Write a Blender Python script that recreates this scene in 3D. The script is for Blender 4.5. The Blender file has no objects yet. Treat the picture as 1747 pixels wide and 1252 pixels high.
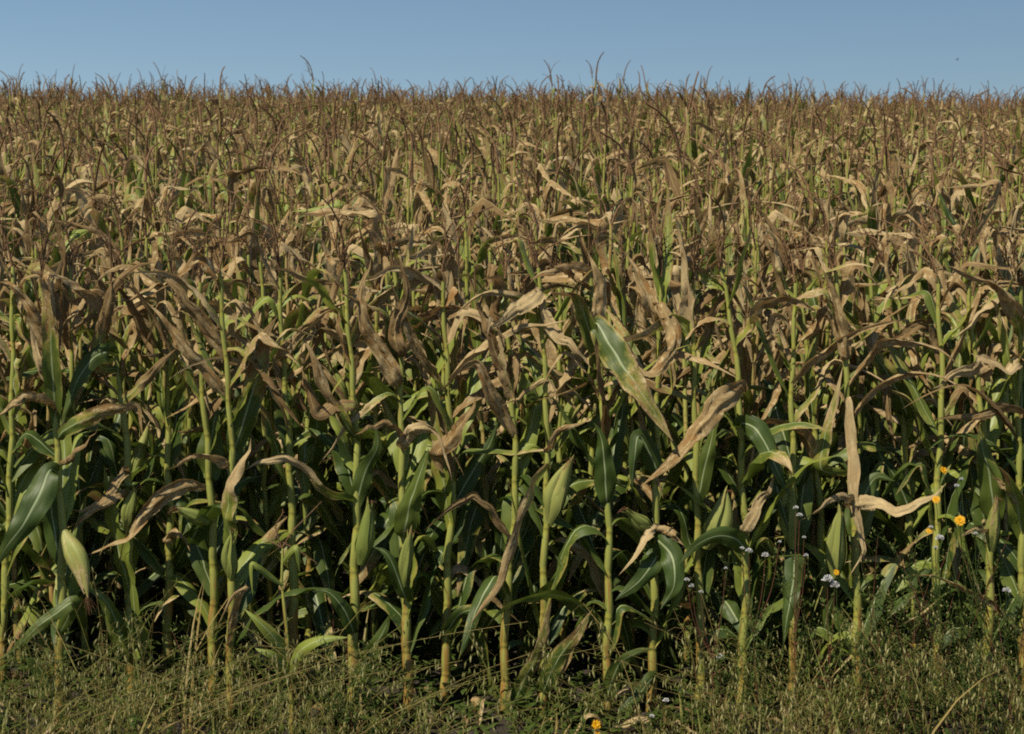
import bpy, math, random
import numpy as np
from mathutils import Vector

# ------------------------------------------------------------------ camera, light, exposure
SC = bpy.context.scene
PW, PH, FPX = 1747.0, 1252.0, 2600.0
EYE = np.array([0.0, 0.0, 1.7])
PITCH = math.atan(136 / FPX)
cam_d = bpy.data.cameras.new("camera")
cam_d.sensor_width = 36.0
cam_d.lens = 36.0 * FPX / PW
cam_d.clip_end = 3000
cam = bpy.data.objects.new("camera", cam_d)
SC.collection.objects.link(cam)
cam.location = EYE
cam.rotation_euler = (math.pi / 2 - PITCH, 0, 0)
SC.camera = cam
cam_d.dof.use_dof = True; cam_d.dof.focus_distance = 6.6; cam_d.dof.aperture_fstop = 7.0

SUN_EL, SUN_AZ = math.radians(52), math.radians(-138)   # azimuth clockwise from +Y (the view direction)
w = bpy.data.worlds.new("World"); SC.world = w
w.use_nodes = True
wt = w.node_tree
sky = wt.nodes.new("ShaderNodeTexSky")
sky.sky_type = 'NISHITA'; sky.sun_disc = False
sky.sun_elevation = SUN_EL; sky.sun_rotation = -SUN_AZ
sky.air_density = 1.3; sky.dust_density = 0.0; sky.ozone_density = 5.0; sky.altitude = 500
bg = wt.nodes["Background"]
bg.inputs[1].default_value = 0.06
wt.links.new(sky.outputs[0], bg.inputs[0])
sl = bpy.data.lights.new("sun", 'SUN'); sl.energy = 5.0; sl.angle = math.radians(0.5); sl.color = (1.0, 0.91, 0.74)
so = bpy.data.objects.new("sun", sl); SC.collection.objects.link(so)
sd = Vector((math.sin(SUN_AZ) * math.cos(SUN_EL), math.cos(SUN_AZ) * math.cos(SUN_EL), math.sin(SUN_EL)))
so.rotation_euler = sd.to_track_quat('Z', 'Y').to_euler()
so.location = (0, -5, 30)
SC.view_settings.view_transform = 'Standard'; SC.view_settings.look = 'None'
SC.view_settings.gamma = 1; SC.view_settings.exposure = 0.38
SC.cycles.max_bounces = 4; SC.cycles.diffuse_bounces = 1; SC.cycles.transmission_bounces = 2
SC.cycles.use_denoising = False
SC.cycles.pixel_filter_type = 'BLACKMAN_HARRIS'; SC.cycles.filter_width = 1.9

# ------------------------------------------------------------------ helpers
R_ = np.random.RandomState(11)
cp, sp = math.cos(PITCH), math.sin(PITCH)

def W(px, py, d):
    """World point seen at photo pixel (px, py) on the upright plane y = d."""
    a = (px - PW / 2) / FPX; b = (PH / 2 - py) / FPX
    ray = np.array([a, cp + b * sp, -sp + b * cp])
    return EYE + ray * (d / ray[1])

SLOPE = 0.1495
def ground_z(x, y):
    x = np.asarray(x, float); y = np.asarray(y, float)
    t = np.clip(y - 5.8, 0, None)
    c0, c1 = 22.0, 46.0
    z = SLOPE * np.minimum(t, c0)
    q = np.clip(t - c0, 0, c1 - c0)
    z = z + SLOPE * q - (SLOPE + 0.03) * q * q / (2 * (c1 - c0))
    z = z - 0.03 * np.clip(t - c1, 0, 120)
    z = z - SLOPE * 0.5 * np.exp(-t) * (t > 0) + SLOPE * 0.5 * (t > 0) * 1.0 * np.exp(-t)
    z = z - 0.0125 * x * np.clip(t / 20, 0, 1) * np.exp(-(x / 120) ** 2)
    return z + 0.05 * np.sin(x * 0.21 + 1) * np.clip(t / 15, 0, 1)

def unit(v):
    n = np.linalg.norm(v, axis=-1, keepdims=True)
    return v / np.maximum(n, 1e-9)

def smooth_noise(s, rng, k=3, f=6.0):
    out = np.zeros_like(s)
    for i in range(k):
        out += np.sin(s * f * (0.6 + i * 0.9 + rng.rand()) + rng.rand() * 6.28) / (i + 1)
    return out / 1.8

class MB:
    """Collects quads; build() links them as ONE mesh object."""
    def __init__(s):
        s.V = []; s.F = []; s.L = []; s.T = []; s.M = []; s.n = 0
    def add(s, V, F, L, T, m=0):
        s.V.append(V); s.F.append(F + s.n); s.L.append(L); s.T.append(T)
        s.M.append(np.full(len(F), m, np.int32)); s.n += len(V)
    def grid(s, P, L, T, wrap=False, m=0):
        a, b = P.shape[:2]
        idx = np.arange(a * b).reshape(a, b)
        if wrap: idx = np.concatenate([idx, idx[:, :1]], 1)
        F = np.stack([idx[:-1, :-1], idx[1:, :-1], idx[1:, 1:], idx[:-1, 1:]], -1).reshape(-1, 4)
        s.add(P.reshape(-1, 3), F, L.reshape(-1, 3), T.reshape(-1, 3), m)
    def merge(s, o, V=None):
        s.add(o[0] if V is None else V, o[1], o[2], o[3]); s.M[-1] = o[4]
    def arrays(s):
        return (np.concatenate(s.V), np.concatenate(s.F), np.concatenate(s.L), np.concatenate(s.T), np.concatenate(s.M))
    def build(s, name, mats, parent=None, smooth=True):
        return link(name, make_mesh(name, s.arrays(), mats, smooth), parent)

def make_mesh(name, arr, mats, smooth=True):
    V, F, L, T, M = arr
    me = bpy.data.meshes.new(name)
    me.vertices.add(len(V)); me.vertices.foreach_set("co", V.astype(np.float32).ravel())
    me.loops.add(len(F) * 4); me.loops.foreach_set("vertex_index", F.astype(np.int32).ravel())
    me.polygons.add(len(F)); me.polygons.foreach_set("loop_start", np.arange(0, len(F) * 4, 4, dtype=np.int32))
    me.polygons.foreach_set("material_index", M.astype(np.int32))
    if smooth: me.polygons.foreach_set("use_smooth", np.ones(len(F), bool))
    for nm, A in (("luv", L), ("tint", T)):
        at = me.attributes.new(nm, 'FLOAT_VECTOR', 'POINT')
        at.data.foreach_set("vector", A.astype(np.float32).ravel())
    for m in (mats if isinstance(mats, (list, tuple)) else [mats]): me.materials.append(m)
    me.update(calc_edges=True)
    return me

def link(name, data, parent=None):
    o = bpy.data.objects.new(name, data)
    SC.collection.objects.link(o)
    if parent is not None: o.parent = parent
    return o

def tag(o, label=None, cat=None, group=None, kind=None):
    if label: o["label"] = label
    if cat: o["category"] = cat
    if group: o["group"] = group
    if kind: o["kind"] = kind
    return o

# ------------------------------------------------------------------ materials
def mat(name):
    m = bpy.data.materials.new(name); m.use_nodes = True
    nt = m.node_tree; nt.nodes.clear()
    return m, nt

class NT:
    def __init__(s, nt): s.nt = nt
    def n(s, t, **k):
        x = s.nt.nodes.new(t)
        for a, b in k.items(): setattr(x, a, b)
        return x
    def l(s, a, b): s.nt.links.new(a, b)
    def val(s, inp, v):
        if hasattr(v, 'links'): s.l(v, inp)
        elif v is not None:
            if hasattr(inp.default_value, '__len__') and len(inp.default_value) == 4 and len(v) == 3: v = (*v, 1)
            inp.default_value = v
    def math(s, op, a, b=None, c=None, clamp=False):
        x = s.n('ShaderNodeMath', operation=op, use_clamp=clamp)
        s.val(x.inputs[0], a)
        if b is not None: s.val(x.inputs[1], b)
        if c is not None: s.val(x.inputs[2], c)
        return x.outputs[0]
    def mix(s, f, a, b, mode='MIX'):
        x = s.n('ShaderNodeMix', data_type='RGBA', blend_type=mode)
        s.val(x.inputs[0], f); s.val(x.inputs[6], a); s.val(x.inputs[7], b)
        return x.outputs[2]
    def comb(s, x, y, z):
        c = s.n('ShaderNodeCombineXYZ')
        for i, v in enumerate((x, y, z)): s.val(c.inputs[i], v)
        return c.outputs[0]
    def noise(s, vec, scale=1, detail=3, rough=.55):
        x = s.n('ShaderNodeTexNoise'); s.l(vec, x.inputs['Vector'])
        x.inputs['Scale'].default_value = scale; x.inputs['Detail'].default_value = detail
        x.inputs['Roughness'].default_value = rough
        return x.outputs[0]
    def step(s, v, a, b):
        x = s.n('ShaderNodeMapRange', interpolation_type='SMOOTHSTEP')
        s.val(x.inputs[0], v); x.inputs[1].default_value = a; x.inputs[2].default_value = b
        return x.outputs[0]
    def attr(s, name):
        a = s.n('ShaderNodeAttribute', attribute_name=name)
        x = s.n('ShaderNodeSeparateXYZ'); s.l(a.outputs['Vector'], x.inputs[0])
        return x.outputs

def leaf_material(name, greens, tans, yellow, midg, rib=0.075, trans=0.24, drygain=1.0):
    m, nt = mat(name); g = NT(nt)
    u, sL, seed = g.attr("luv")
    dry, yel, edgew = g.attr("tint")
    rnd = g.n('ShaderNodeObjectInfo').outputs['Random']
    sd_ = g.math('ADD', g.math('MULTIPLY', seed, 53.0), g.math('MULTIPLY', rnd, 31.0))
    au = g.math('ABSOLUTE', u)
    big = g.noise(g.comb(g.math('MULTIPLY', u, 0.55), g.math('MULTIPLY', sL, 7.0), sd_), 1.6, 3, .6)
    blot = g.noise(g.comb(g.math('MULTIPLY', u, 1.6), g.math('MULTIPLY', sL, 22.0), g.math('ADD', sd_, 9.3)), 1.5, 4, .65)
    vein = g.noise(g.comb(g.math('MULTIPLY', u, 16.0), g.math('MULTIPLY', sL, 2.5), sd_), 1.0, 2, .5)
    # dryness mask: margin and tip first
    d = g.math('MULTIPLY', dry, 1.5 * drygain)
    d = g.math('ADD', d, g.math('MULTIPLY', g.math('SUBTRACT', big, .5), 1.5))
    d = g.math('ADD', d, g.math('MULTIPLY', g.math('SUBTRACT', blot, .5), .7))
    d = g.math('ADD', d, g.math('MULTIPLY', g.math('POWER', au, 4.0), edgew))
    mask = g.step(d, .55, .85)
    gcol = g.mix(big, greens[0], greens[1])
    gcol = g.mix(g.math('MULTIPLY', yel, g.math('ADD', .6, g.math('MULTIPLY', big, .6)), clamp=True), gcol, yellow)
    # yellowed band where green turns dry
    band = g.math('MULTIPLY', g.step(d, .32, .6), .75)
    gcol = g.mix(band, gcol, midg)
    tcol = g.mix(g.step(big, .35, .65), tans[0], tans[1])
    tcol = g.mix(g.step(blot, .50, .68), tcol, tans[2])
    tcol = g.mix(g.math('MULTIPLY', g.step(big, .58, .70), .6), tcol, (.30, .145, .045))
    tcol = g.mix(g.math('MULTIPLY', g.step(g.noise(g.comb(u, g.math('MULTIPLY', sL, 60.0), sd_), 2.0, 3, .7), .6, .72), .5), tcol, tans[3])
    per = g.noise(g.comb(g.math('MULTIPLY', sd_, 3.7), .3, .7), 1.0, 0)
    tcol = g.mix(g.math('MULTIPLY', g.math('SUBTRACT', 1.0, g.step(per, .34, .46)), .7), tcol, (.15, .092, .038))
    tcol = g.mix(g.math('MULTIPLY', g.step(per, .56, .68), .5), tcol, tans[2])
    col = g.mix(mask, gcol, tcol)
    vm = g.math('ADD', .72, g.math('MULTIPLY', vein, .56))
    col = g.mix(1.0, col, g.comb(vm, vm, vm), 'MULTIPLY')
    ribm = g.math('MULTIPLY', g.math('SUBTRACT', 1.0, g.step(au, rib * .5, rib * 1.3)), g.math('SUBTRACT', 1.0, g.math('MULTIPLY', g.step(sL, .2, .55), .7)))
    ribc = g.mix(mask, (.36, .42, .22), (.42, .31, .15))
    col = g.mix(g.math('MULTIPLY', ribm, .85), col, ribc)
    hv = g.math('ADD', g.math('MULTIPLY', vein, .6), g.math('MULTIPLY', g.math('MULTIPLY', blot, mask), 1.4))
    bump = g.n('ShaderNodeBump'); bump.inputs['Strength'].default_value = .55; bump.inputs['Distance'].default_value = .004
    g.l(hv, bump.inputs['Height'])
    p = g.n('ShaderNodeBsdfPrincipled'); g.l(col, p.inputs['Base Color'])
    g.l(g.math('ADD', .47, g.math('MULTIPLY', mask, .33)), p.inputs['Roughness'])
    g.l(g.math('SUBTRACT', .36, g.math('MULTIPLY', mask, .2)), p.inputs['Specular IOR Level'])
    g.l(bump.outputs[0], p.inputs['Normal'])
    tr = g.n('ShaderNodeBsdfTranslucent')
    tcl = g.mix(mask, g.mix(.5, gcol, (.16, .24, .03)), g.mix(.35, tcol, (.40, .22, .07)))
    g.l(tcl, tr.inputs[0])
    ms = g.n('ShaderNodeMixShader'); ms.inputs[0].default_value = trans
    g.l(p.outputs[0], ms.inputs[1]); g.l(tr.outputs[0], ms.inputs[2])
    o = g.n('ShaderNodeOutputMaterial'); g.l(ms.outputs[0], o.inputs[0])
    return m

GREENS = ((.022, .048, .009), (.072, .105, .017))
TANS = ((.36, .262, .128), (.245, .15, .058), (.54, .43, .24), (.10, .06, .025))
M_LEAF = leaf_material("maize_leaf_surface", GREENS, TANS, (.25, .29, .045), (.29, .25, .055))
M_HUSK = leaf_material("maize_husk_surface", ((.12, .165, .03), (.19, .235, .05)), ((.38, .29, .14), (.33, .23, .10), (.45, .36, .2), (.14, .07, .03)),
                       (.30, .31, .09), (.33, .29, .09), rib=0.001, trans=.12)

def stalk_material():
    m, nt = mat("maize_stalk_surface"); g = NT(nt)
    u, z, seed = g.attr("luv")
    dry, node, sheath = g.attr("tint")
    rnd = g.n('ShaderNodeObjectInfo').outputs['Random']
    sd_ = g.math('ADD', g.math('MULTIPLY', seed, 53.0), g.math('MULTIPLY', rnd, 31.0))
    n1 = g.noise(g.comb(u, g.math('MULTIPLY', z, 5.0), sd_), 1.3, 3)
    n2 = g.noise(g.comb(g.math('MULTIPLY', u, 6.0), g.math('MULTIPLY', z, 3.0), sd_), 1.4, 3)
    n3 = g.noise(g.comb(g.math('MULTIPLY', u, 2.0), g.math('MULTIPLY', z, 26.0), sd_), 1.2, 4, .7)
    c = g.mix(n1, (.19, .21, .03), (.38, .35, .07))
    c = g.mix(g.math('MULTIPLY', sheath, .55), c, (.21, .24, .065))
    c = g.mix(g.step(g.math('ADD', dry, g.math('MULTIPLY', g.math('SUBTRACT', n1, .5), 1.2)), .45, .9), c, (.33, .22, .09))
    low = g.math('SUBTRACT', 1.0, g.step(z, .1, .75))
    c = g.mix(g.math('MULTIPLY', g.step(g.math('ADD', n1, g.math('MULTIPLY', low, .22)), .58, .8), .75), c, (.24, .10, .025))
    c = g.mix(g.math('MULTIPLY', g.step(n3, .58, .72), .65), c, (.09, .06, .02))
    vm = g.math('ADD', .75, g.math('MULTIPLY', n2, .5))
    c = g.mix(1.0, c, g.comb(vm, vm, vm), 'MULTIPLY')
    c = g.mix(g.math('MULTIPLY', node, .55), c, (.10, .085, .025))
    bump = g.n('ShaderNodeBump'); bump.inputs['Strength'].default_value = .4; bump.inputs['Distance'].default_value = .003
    g.l(n2, bump.inputs['Height'])
    p = g.n('ShaderNodeBsdfPrincipled'); g.l(c, p.inputs['Base Color']); p.inputs['Roughness'].default_value = .5
    p.inputs['Specular IOR Level'].default_value = .35
    g.l(bump.outputs[0], p.inputs['Normal'])
    o = g.n('ShaderNodeOutputMaterial'); g.l(p.outputs[0], o.inputs[0])
    return m
M_STALK = stalk_material()

def simple_material(name, c0, c1, rough=.7, trans=0.0, sc=60.0, c2=None):
    m, nt = mat(name); g = NT(nt)
    u, z, seed = g.attr("luv")
    n = g.noise(g.comb(u, g.math('MULTIPLY', z, sc), g.math('MULTIPLY', seed, 77.0)), 1.0, 3)
    c = g.mix(g.step(n, .3, .7), c0, c1)
    if c2: c = g.mix(g.step(g.noise(g.comb(g.math('MULTIPLY', seed, 91.0), seed, z), 1.0, 1), .45, .6), c, c2)
    p = g.n('ShaderNodeBsdfPrincipled'); g.l(c, p.inputs['Base Color']); p.inputs['Roughness'].default_value = rough
    p.inputs['Specular IOR Level'].default_value = .25
    o = g.n('ShaderNodeOutputMaterial'); out = p.outputs[0]
    if trans:
        t = g.n('ShaderNodeBsdfTranslucent'); g.l(c, t.inputs[0])
        x = g.n('ShaderNodeMixShader'); x.inputs[0].default_value = trans
        g.l(out, x.inputs[1]); g.l(t.outputs[0], x.inputs[2]); out = x.outputs[0]
    g.l(out, o.inputs[0])
    return m
M_TASSEL = simple_material("tassel_surface", (.085, .045, .022), (.20, .115, .052), .8)
M_SILK = simple_material("silk_surface", (.06, .025, .01), (.14, .07, .03), .7)
M_GRASS = simple_material("grass_surface", (.050, .070, .012), (.24, .23, .055), .55, .25, c2=(.27, .20, .07))
M_OAT = simple_material("oat_spikelet_surface", (.20, .20, .055), (.50, .44, .21), .5, .3, 90, c2=(.12, .14, .026))
M_HERB = simple_material("herb_surface", (.035, .06, .012), (.08, .11, .022), .5, .25)
M_YELLOW = simple_material("yellow_petal_surface", (.70, .38, .01), (.55, .26, .005), .6, .2)
M_WHITE = simple_material("white_fluff_surface", (.72, .71, .69), (.50, .49, .49), .8, .3)
M_RED = simple_material("red_stem_surface", (.16, .05, .035), (.11, .06, .03), .5, .1)
M_BIRD = simple_material("bird_feather_surface", (.06, .06, .065), (.08, .08, .085), .7)

def ground_material():
    m, nt = mat("soil_surface"); g = NT(nt)
    co = g.n('ShaderNodeNewGeometry').outputs['Position']
    n1 = g.noise(co, 3.0, 6, .65); n2 = g.noise(co, 28.0, 5, .7)
    c = g.mix(n1, (.022, .016, .010), (.045, .032, .020))
    c = g.mix(g.step(n2, .55, .75), c, (.08, .058, .035))
    bump = g.n('ShaderNodeBump'); bump.inputs['Strength'].default_value = .9; bump.inputs['Distance'].default_value = .04
    g.l(n2, bump.inputs['Height'])
    p = g.n('ShaderNodeBsdfPrincipled'); g.l(c, p.inputs['Base Color']); p.inputs['Roughness'].default_value = .95
    g.l(bump.outputs[0], p.inputs['Normal'])
    o = g.n('ShaderNodeOutputMaterial'); g.l(p.outputs[0], o.inputs[0])
    return m
M_SOIL = ground_material()

# ------------------------------------------------------------------ shapes
def tube(mb, P, r, sides=6, seed=.5, tint=(0, 0, 0), m=0, s0=0.0):
    P = np.asarray(P, float); n = len(P)
    r = np.broadcast_to(np.asarray(r, float), (n,))
    T = unit(np.gradient(P, axis=0))
    ref = np.array([0.31, 0.95, 0.05]) if abs(T[0][2]) > .6 else np.array([0.05, 0.1, 1.0])
    A = unit(np.cross(T, ref)); B = np.cross(T, A)
    an = np.linspace(0, 2 * np.pi, sides, endpoint=False)
    ring = A[:, None] * np.cos(an)[None, :, None] + B[:, None] * np.sin(an)[None, :, None]
    V = P[:, None] + ring * r[:, None, None]
    s = s0 + np.concatenate([[0], np.cumsum(np.linalg.norm(np.diff(P, axis=0), axis=1))])
    L = np.stack(np.broadcast_arrays(np.cos(an)[None, :], s[:, None], np.full((1, 1), seed)), -1).astype(float)
    tt = np.asarray(tint, float)
    Tn = np.broadcast_to(tt if tt.ndim == 1 else tt[:, None, :], (n, sides, 3)).copy()
    mb.grid(V, L, Tn, wrap=True, m=m)

def blade(mb, P, wd, side, fold=.5, ruf=.1, crump=0.0, nu=5, seed=.5, dry=(0, 1), yel=0.0, edge=.3, rng=None, m=0, foldvar=.5, dexp=1.5, rag=0.0, pleat=0.0, kink=0.0, tapr=.3, jit=0.0):
    """A strap leaf: arc-shaped cross-section swept along P. side = width direction per point."""
    rng = rng or R_
    P = np.asarray(P, float); n = len(P)
    if kink:
        kn = max(4, n // 4); J = rng.normal(size=(kn, 3)) * kink; J[0] = 0
        P = P + np.stack([np.interp(np.linspace(0, kn - 1, n), np.arange(kn), J[:, i]) for i in range(3)], -1)
    seg = np.linalg.norm(np.diff(P, axis=0), axis=1)
    s = np.concatenate([[0], np.cumsum(seg)]); t = s / s[-1]
    T = unit(np.gradient(P, axis=0))
    S = side - T * (side * T).sum(-1, keepdims=True); S = unit(S)
    N = np.cross(S, T)
    prof = np.minimum(1, .42 + 2.6 * t) * np.clip(1 - ((t - tapr) / (1 - tapr)).clip(0) ** (1.3 + 1.4 * tapr), 0.02, 1)
    prof *= 1 + .08 * smooth_noise(s, rng, 2, 14)
    w = wd * prof
    u = np.linspace(-1, 1, nu)
    phi = np.clip(fold * (1 + foldvar * smooth_noise(s, rng, 3, 9)), .08, 2.4)[:, None]
    Rr = (w / 2)[:, None] / phi
    lat = Rr * np.sin(phi * u[None]); hgt = Rr * (1 - np.cos(phi * u[None]))
    if jit > .02:                                          # dead leaf: two flat papery halves creased along the rib
        a1 = fold * .55 * (1 + foldvar * 1.3 * smooth_noise(s, rng, 3, 8)); a2 = fold * .55 * (1 + foldvar * 1.3 * smooth_noise(s, rng, 3, 8))
        A_ = np.clip(np.where(u[None] > 0, a2[:, None], a1[:, None]), -.7, 1.6)
        curl = .35 * np.abs(u[None]) ** 2 * smooth_noise(s, rng, 2, 11)[:, None]
        lat = u[None] * (w / 2)[:, None] * np.cos(A_ + curl * 0); hgt = np.abs(u[None]) * (w / 2)[:, None] * (np.sin(A_) + curl)
    ph1, ph2 = rng.rand(2) * 6.28
    k = 26 + 18 * rng.rand()
    wave = np.where(u[None] > 0, np.sin(s[:, None] * k + ph1), np.sin(s[:, None] * k * 1.13 + ph2))
    hgt = hgt + ruf * w[:, None] * np.abs(u[None]) ** 2 * wave
    if pleat:
        q1, q2 = rng.uniform(5, 9), rng.uniform(9, 14)
        hgt = hgt + pleat * w[:, None] * (np.sin(q1 * u[None] + 3 * smooth_noise(s, rng, 2, 5)[:, None]) + .6 * np.sin(q2 * u[None] + rng.rand() * 6 + 5 * s[:, None])) * (1 - .3 * np.abs(u[None]))
    if crump:
        for q in range(3):
            f1 = rng.uniform(20, 75); f2 = rng.uniform(1, 4)
            amp = crump * w[:, None] * .22 / (q + 1)
            hgt = hgt + amp * np.sin(f1 * s[:, None] + f2 * u[None] + rng.rand() * 6.28)
            lat = lat + amp * .8 * np.cos(f1 * .8 * s[:, None] - f2 * u[None] + rng.rand() * 6.28)
    if jit:
        hgt = hgt + rng.normal(size=hgt.shape) * jit * w[:, None]; lat = lat + rng.normal(size=hgt.shape) * jit * .5 * w[:, None]
    if rag:
        for sd_, msk in ((0, u < 0), (1, u > 0)):
            q = 1 + rag * (smooth_noise(s, rng, 4, 38) - .55 * (smooth_noise(s, rng, 2, 70) > .55))
            lat[:, msk] *= np.clip(q, .25, 1.4)[:, None]
    V = P[:, None] + S[:, None] * lat[..., None] + N[:, None] * hgt[..., None]
    L = np.stack(np.broadcast_arrays(u[None], s[:, None], np.full((1, 1), seed)), -1).astype(float)
    dv = dry[0] + (dry[1] - dry[0]) * t ** dexp
    Tn = np.stack(np.broadcast_arrays(dv[:, None], np.full((1, nu), float(yel)), np.full((1, 1), float(edge))), -1).astype(float)
    mb.grid(V, L, Tn, m=m)

def rot_about(v, ax, ang):
    c = np.cos(ang)[:, None]; s_ = np.sin(ang)[:, None]
    return v * c + np.cross(ax, v) * s_ + ax * (ax * v).sum(-1, keepdims=True) * (1 - c)

def spline(pts, n):
    p = np.asarray(pts, float)
    if len(p) == 2: return p[0] + (p[1] - p[0]) * np.linspace(0, 1, n)[:, None]
    q = np.concatenate([[2 * p[0] - p[1]], p, [2 * p[-1] - p[-2]]])
    tt = np.linspace(0, len(p) - 1 - 1e-6, n); i = tt.astype(int); f = (tt - i)[:, None]
    a, b, c, d = q[i], q[i + 1], q[i + 2], q[i + 3]
    return .5 * ((2 * b) + (c - a) * f + (2 * a - 5 * b + 4 * c - d) * f ** 2 + (3 * b - a - 3 * c + d) * f ** 3)

def sunny(S, T, a):
    """Roll the leaf so that the side facing the verge catches the sun."""
    best = None
    for sg in (-a, a):
        S2 = rot_about(S, T, np.full(len(T), sg)); N = np.cross(S2, T); N = N * np.where(N[:, 1:2] > 0, -1, 1)
        v = (N @ np.array(sd)).mean()
        if best is None or v > best[0]: best = (v, S2)
    return best[1]

def leaf_path(base, az, length, kind, rng, n):
    t = np.linspace(0, 1, n)
    if kind == 'erect':
        th = rng.uniform(.25, .5) + (rng.uniform(.7, 1.3)) * t ** 1.6
    elif kind == 'up':
        b = rng.uniform(.6, 1.1); th = rng.uniform(.12, .55) + rng.uniform(.8, 2.2) / (1 + np.exp(-(t - b) * 30))
    elif kind == 'arch':
        th = rng.uniform(.3, .6) + rng.uniform(1.6, 2.5) * t ** 1.2
    elif kind == 'hang':
        b = rng.uniform(.05, .2); th = .5 + (rng.uniform(1.8, 2.4)) / (1 + np.exp(-(t - b) * 16))
    elif kind == 'broken':
        b = rng.uniform(.2, .7); th = rng.uniform(.15, .6) + rng.uniform(1.3, 2.5) / (1 + np.exp(-(t - b) * 40))
        th += .10 * smooth_noise(t, rng, 2, 7)
    else:  # out
        th = rng.uniform(.5, .8) + rng.uniform(.6, 1.2) * np.clip(t * 1.6, 0, 1) + .2 * smooth_noise(t, rng, 2, 6)
    azs = az + rng.uniform(-.6, .6) * t ** 1.5 + (.1 * smooth_noise(t, rng, 2, 4) if kind != 'erect' else 0)
    D = np.stack([np.sin(th) * np.cos(azs), np.sin(th) * np.sin(azs), np.cos(th)], -1)
    st = length / (n - 1)
    P = base + np.concatenate([[np.zeros(3)], np.cumsum(D[:-1] * st, axis=0)])
    T = unit(np.gradient(P, axis=0))
    S = np.stack([-np.sin(azs), np.cos(azs), np.zeros(n)], -1)
    return P, T, S, t

def free_leaf(mb, base, az, z, H, rng, n=16, nu=5, green_bias=0.0, seed=None):
    hz = z / H
    pd = np.clip((hz - .50) * 3.4 - green_bias, .05, .84)
    isdry = rng.rand() < pd
    L = rng.uniform(.42, .76) * (1 - .5 * max(0, hz - .7) / .3)
    if isdry: kind = rng.choice(['broken', 'broken', 'broken', 'up', 'up', 'out', 'hang', 'arch'])
    elif hz > .6: kind = rng.choice(['up', 'up', 'erect', 'broken', 'arch'])
    else: kind = rng.choice(['arch', 'hang', 'hang', 'erect', 'up', 'broken']); L = rng.uniform(.38, .64)
    P, T, S, t = leaf_path(base, az, L, kind, rng, n)
    if isdry:
        bpos = rng.uniform(.15, .7)
        tw = rng.uniform(-.6, .6) + rng.normal() * .9 * t + rng.normal() * .8 / (1 + np.exp(-(t - bpos) * 30))
    else: tw = rng.uniform(-.5, .5) + rng.normal() * .5 * t
    S = rot_about(S, T, tw)
    sd_ = rng.rand() if seed is None else seed
    if isdry:
        d0 = rng.uniform(-.1, 1.0)
        blade(mb, P, rng.uniform(.042, .078), S, rag=.12, pleat=.06, kink=.009, foldvar=.7, tapr=rng.uniform(.05, .3), jit=.045, fold=rng.uniform(.5, 1.9), ruf=.06,
              crump=rng.uniform(.05, .35), nu=nu, seed=sd_, dry=(d0, 1.15), yel=rng.uniform(.1, 1), edge=.4, rng=rng, dexp=rng.uniform(.4, 1.6))
    else:
        y = rng.choice([0, 0, .1, .3, .8]) if hz < .6 else rng.uniform(.2, 1)
        w_ = rng.uniform(.072, .100) if hz < .6 else rng.uniform(.045, .075)
        blade(mb, P, w_, S, fold=rng.uniform(.25, .9), ruf=rng.uniform(.05, .14), crump=.08, nu=nu, tapr=rng.uniform(.15, .4), kink=.003, jit=.008, rag=.03,
              seed=sd_, dry=(rng.uniform(-.1, .12), rng.uniform(.0, .9) if hz < .6 else rng.uniform(.5, 1.2)), yel=y, edge=rng.uniform(.1, .5), rng=rng, foldvar=.3, dexp=2.2)

def stalk_mesh(mb, C, top_r=.0055, base_r=.0155, sides=8, seed=.5, dry=0.0, pitch=.155, rng=None, lod=0):
    """C: fine centre line. Internodes with sheaths and node rings."""
    C = np.asarray(C, float)
    s = np.concatenate([[0], np.cumsum(np.linalg.norm(np.diff(C, axis=0), axis=1))]); H = s[-1]
    at = lambda q: np.stack([np.interp(q, s, C[:, i]) for i in range(3)], -1)
    zs, rr, tn = [], [], []
    if lod:
        zs = np.linspace(0, H, 5); rr = base_r + (top_r - base_r) * (zs / H) ** .9
        tn = np.stack([np.full(5, dry), np.zeros(5), np.ones(5) * .5], -1)
    else:
        z = .03
        while z < H:
            p = pitch * (.75 + .35 * min(1, z / .5)); r = base_r + (top_r - base_r) * (z / H) ** .9
            for q, dr, nd, sh in ((0, .0022, 1, 0), (.05, .0024, .4, 0), (.1, .0006, 0, 0), (.16, .0030, 0, 1), (.5, .0026, 0, 1), (.86, .0018, 0, 1), (.9, .0002, 0, 0), (.97, .0003, .2, 0)):
                zs.append(z + q * p); rr.append(r + dr * (.5 + .5 * (1 - z / H))); tn.append((dry, nd, sh))
            z += p
        zs = np.array(zs); k = zs < H; zs = zs[k]; rr = np.array(rr)[k]; tn = np.array(tn)[k]
    P = at(zs)
    if not lod: P[:, 0] += .0045 * np.interp(zs % (2 * pitch), [0, pitch, 2 * pitch], [-1, 1, -1])
    tube(mb, P, rr, sides, seed, tn, 0)

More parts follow.
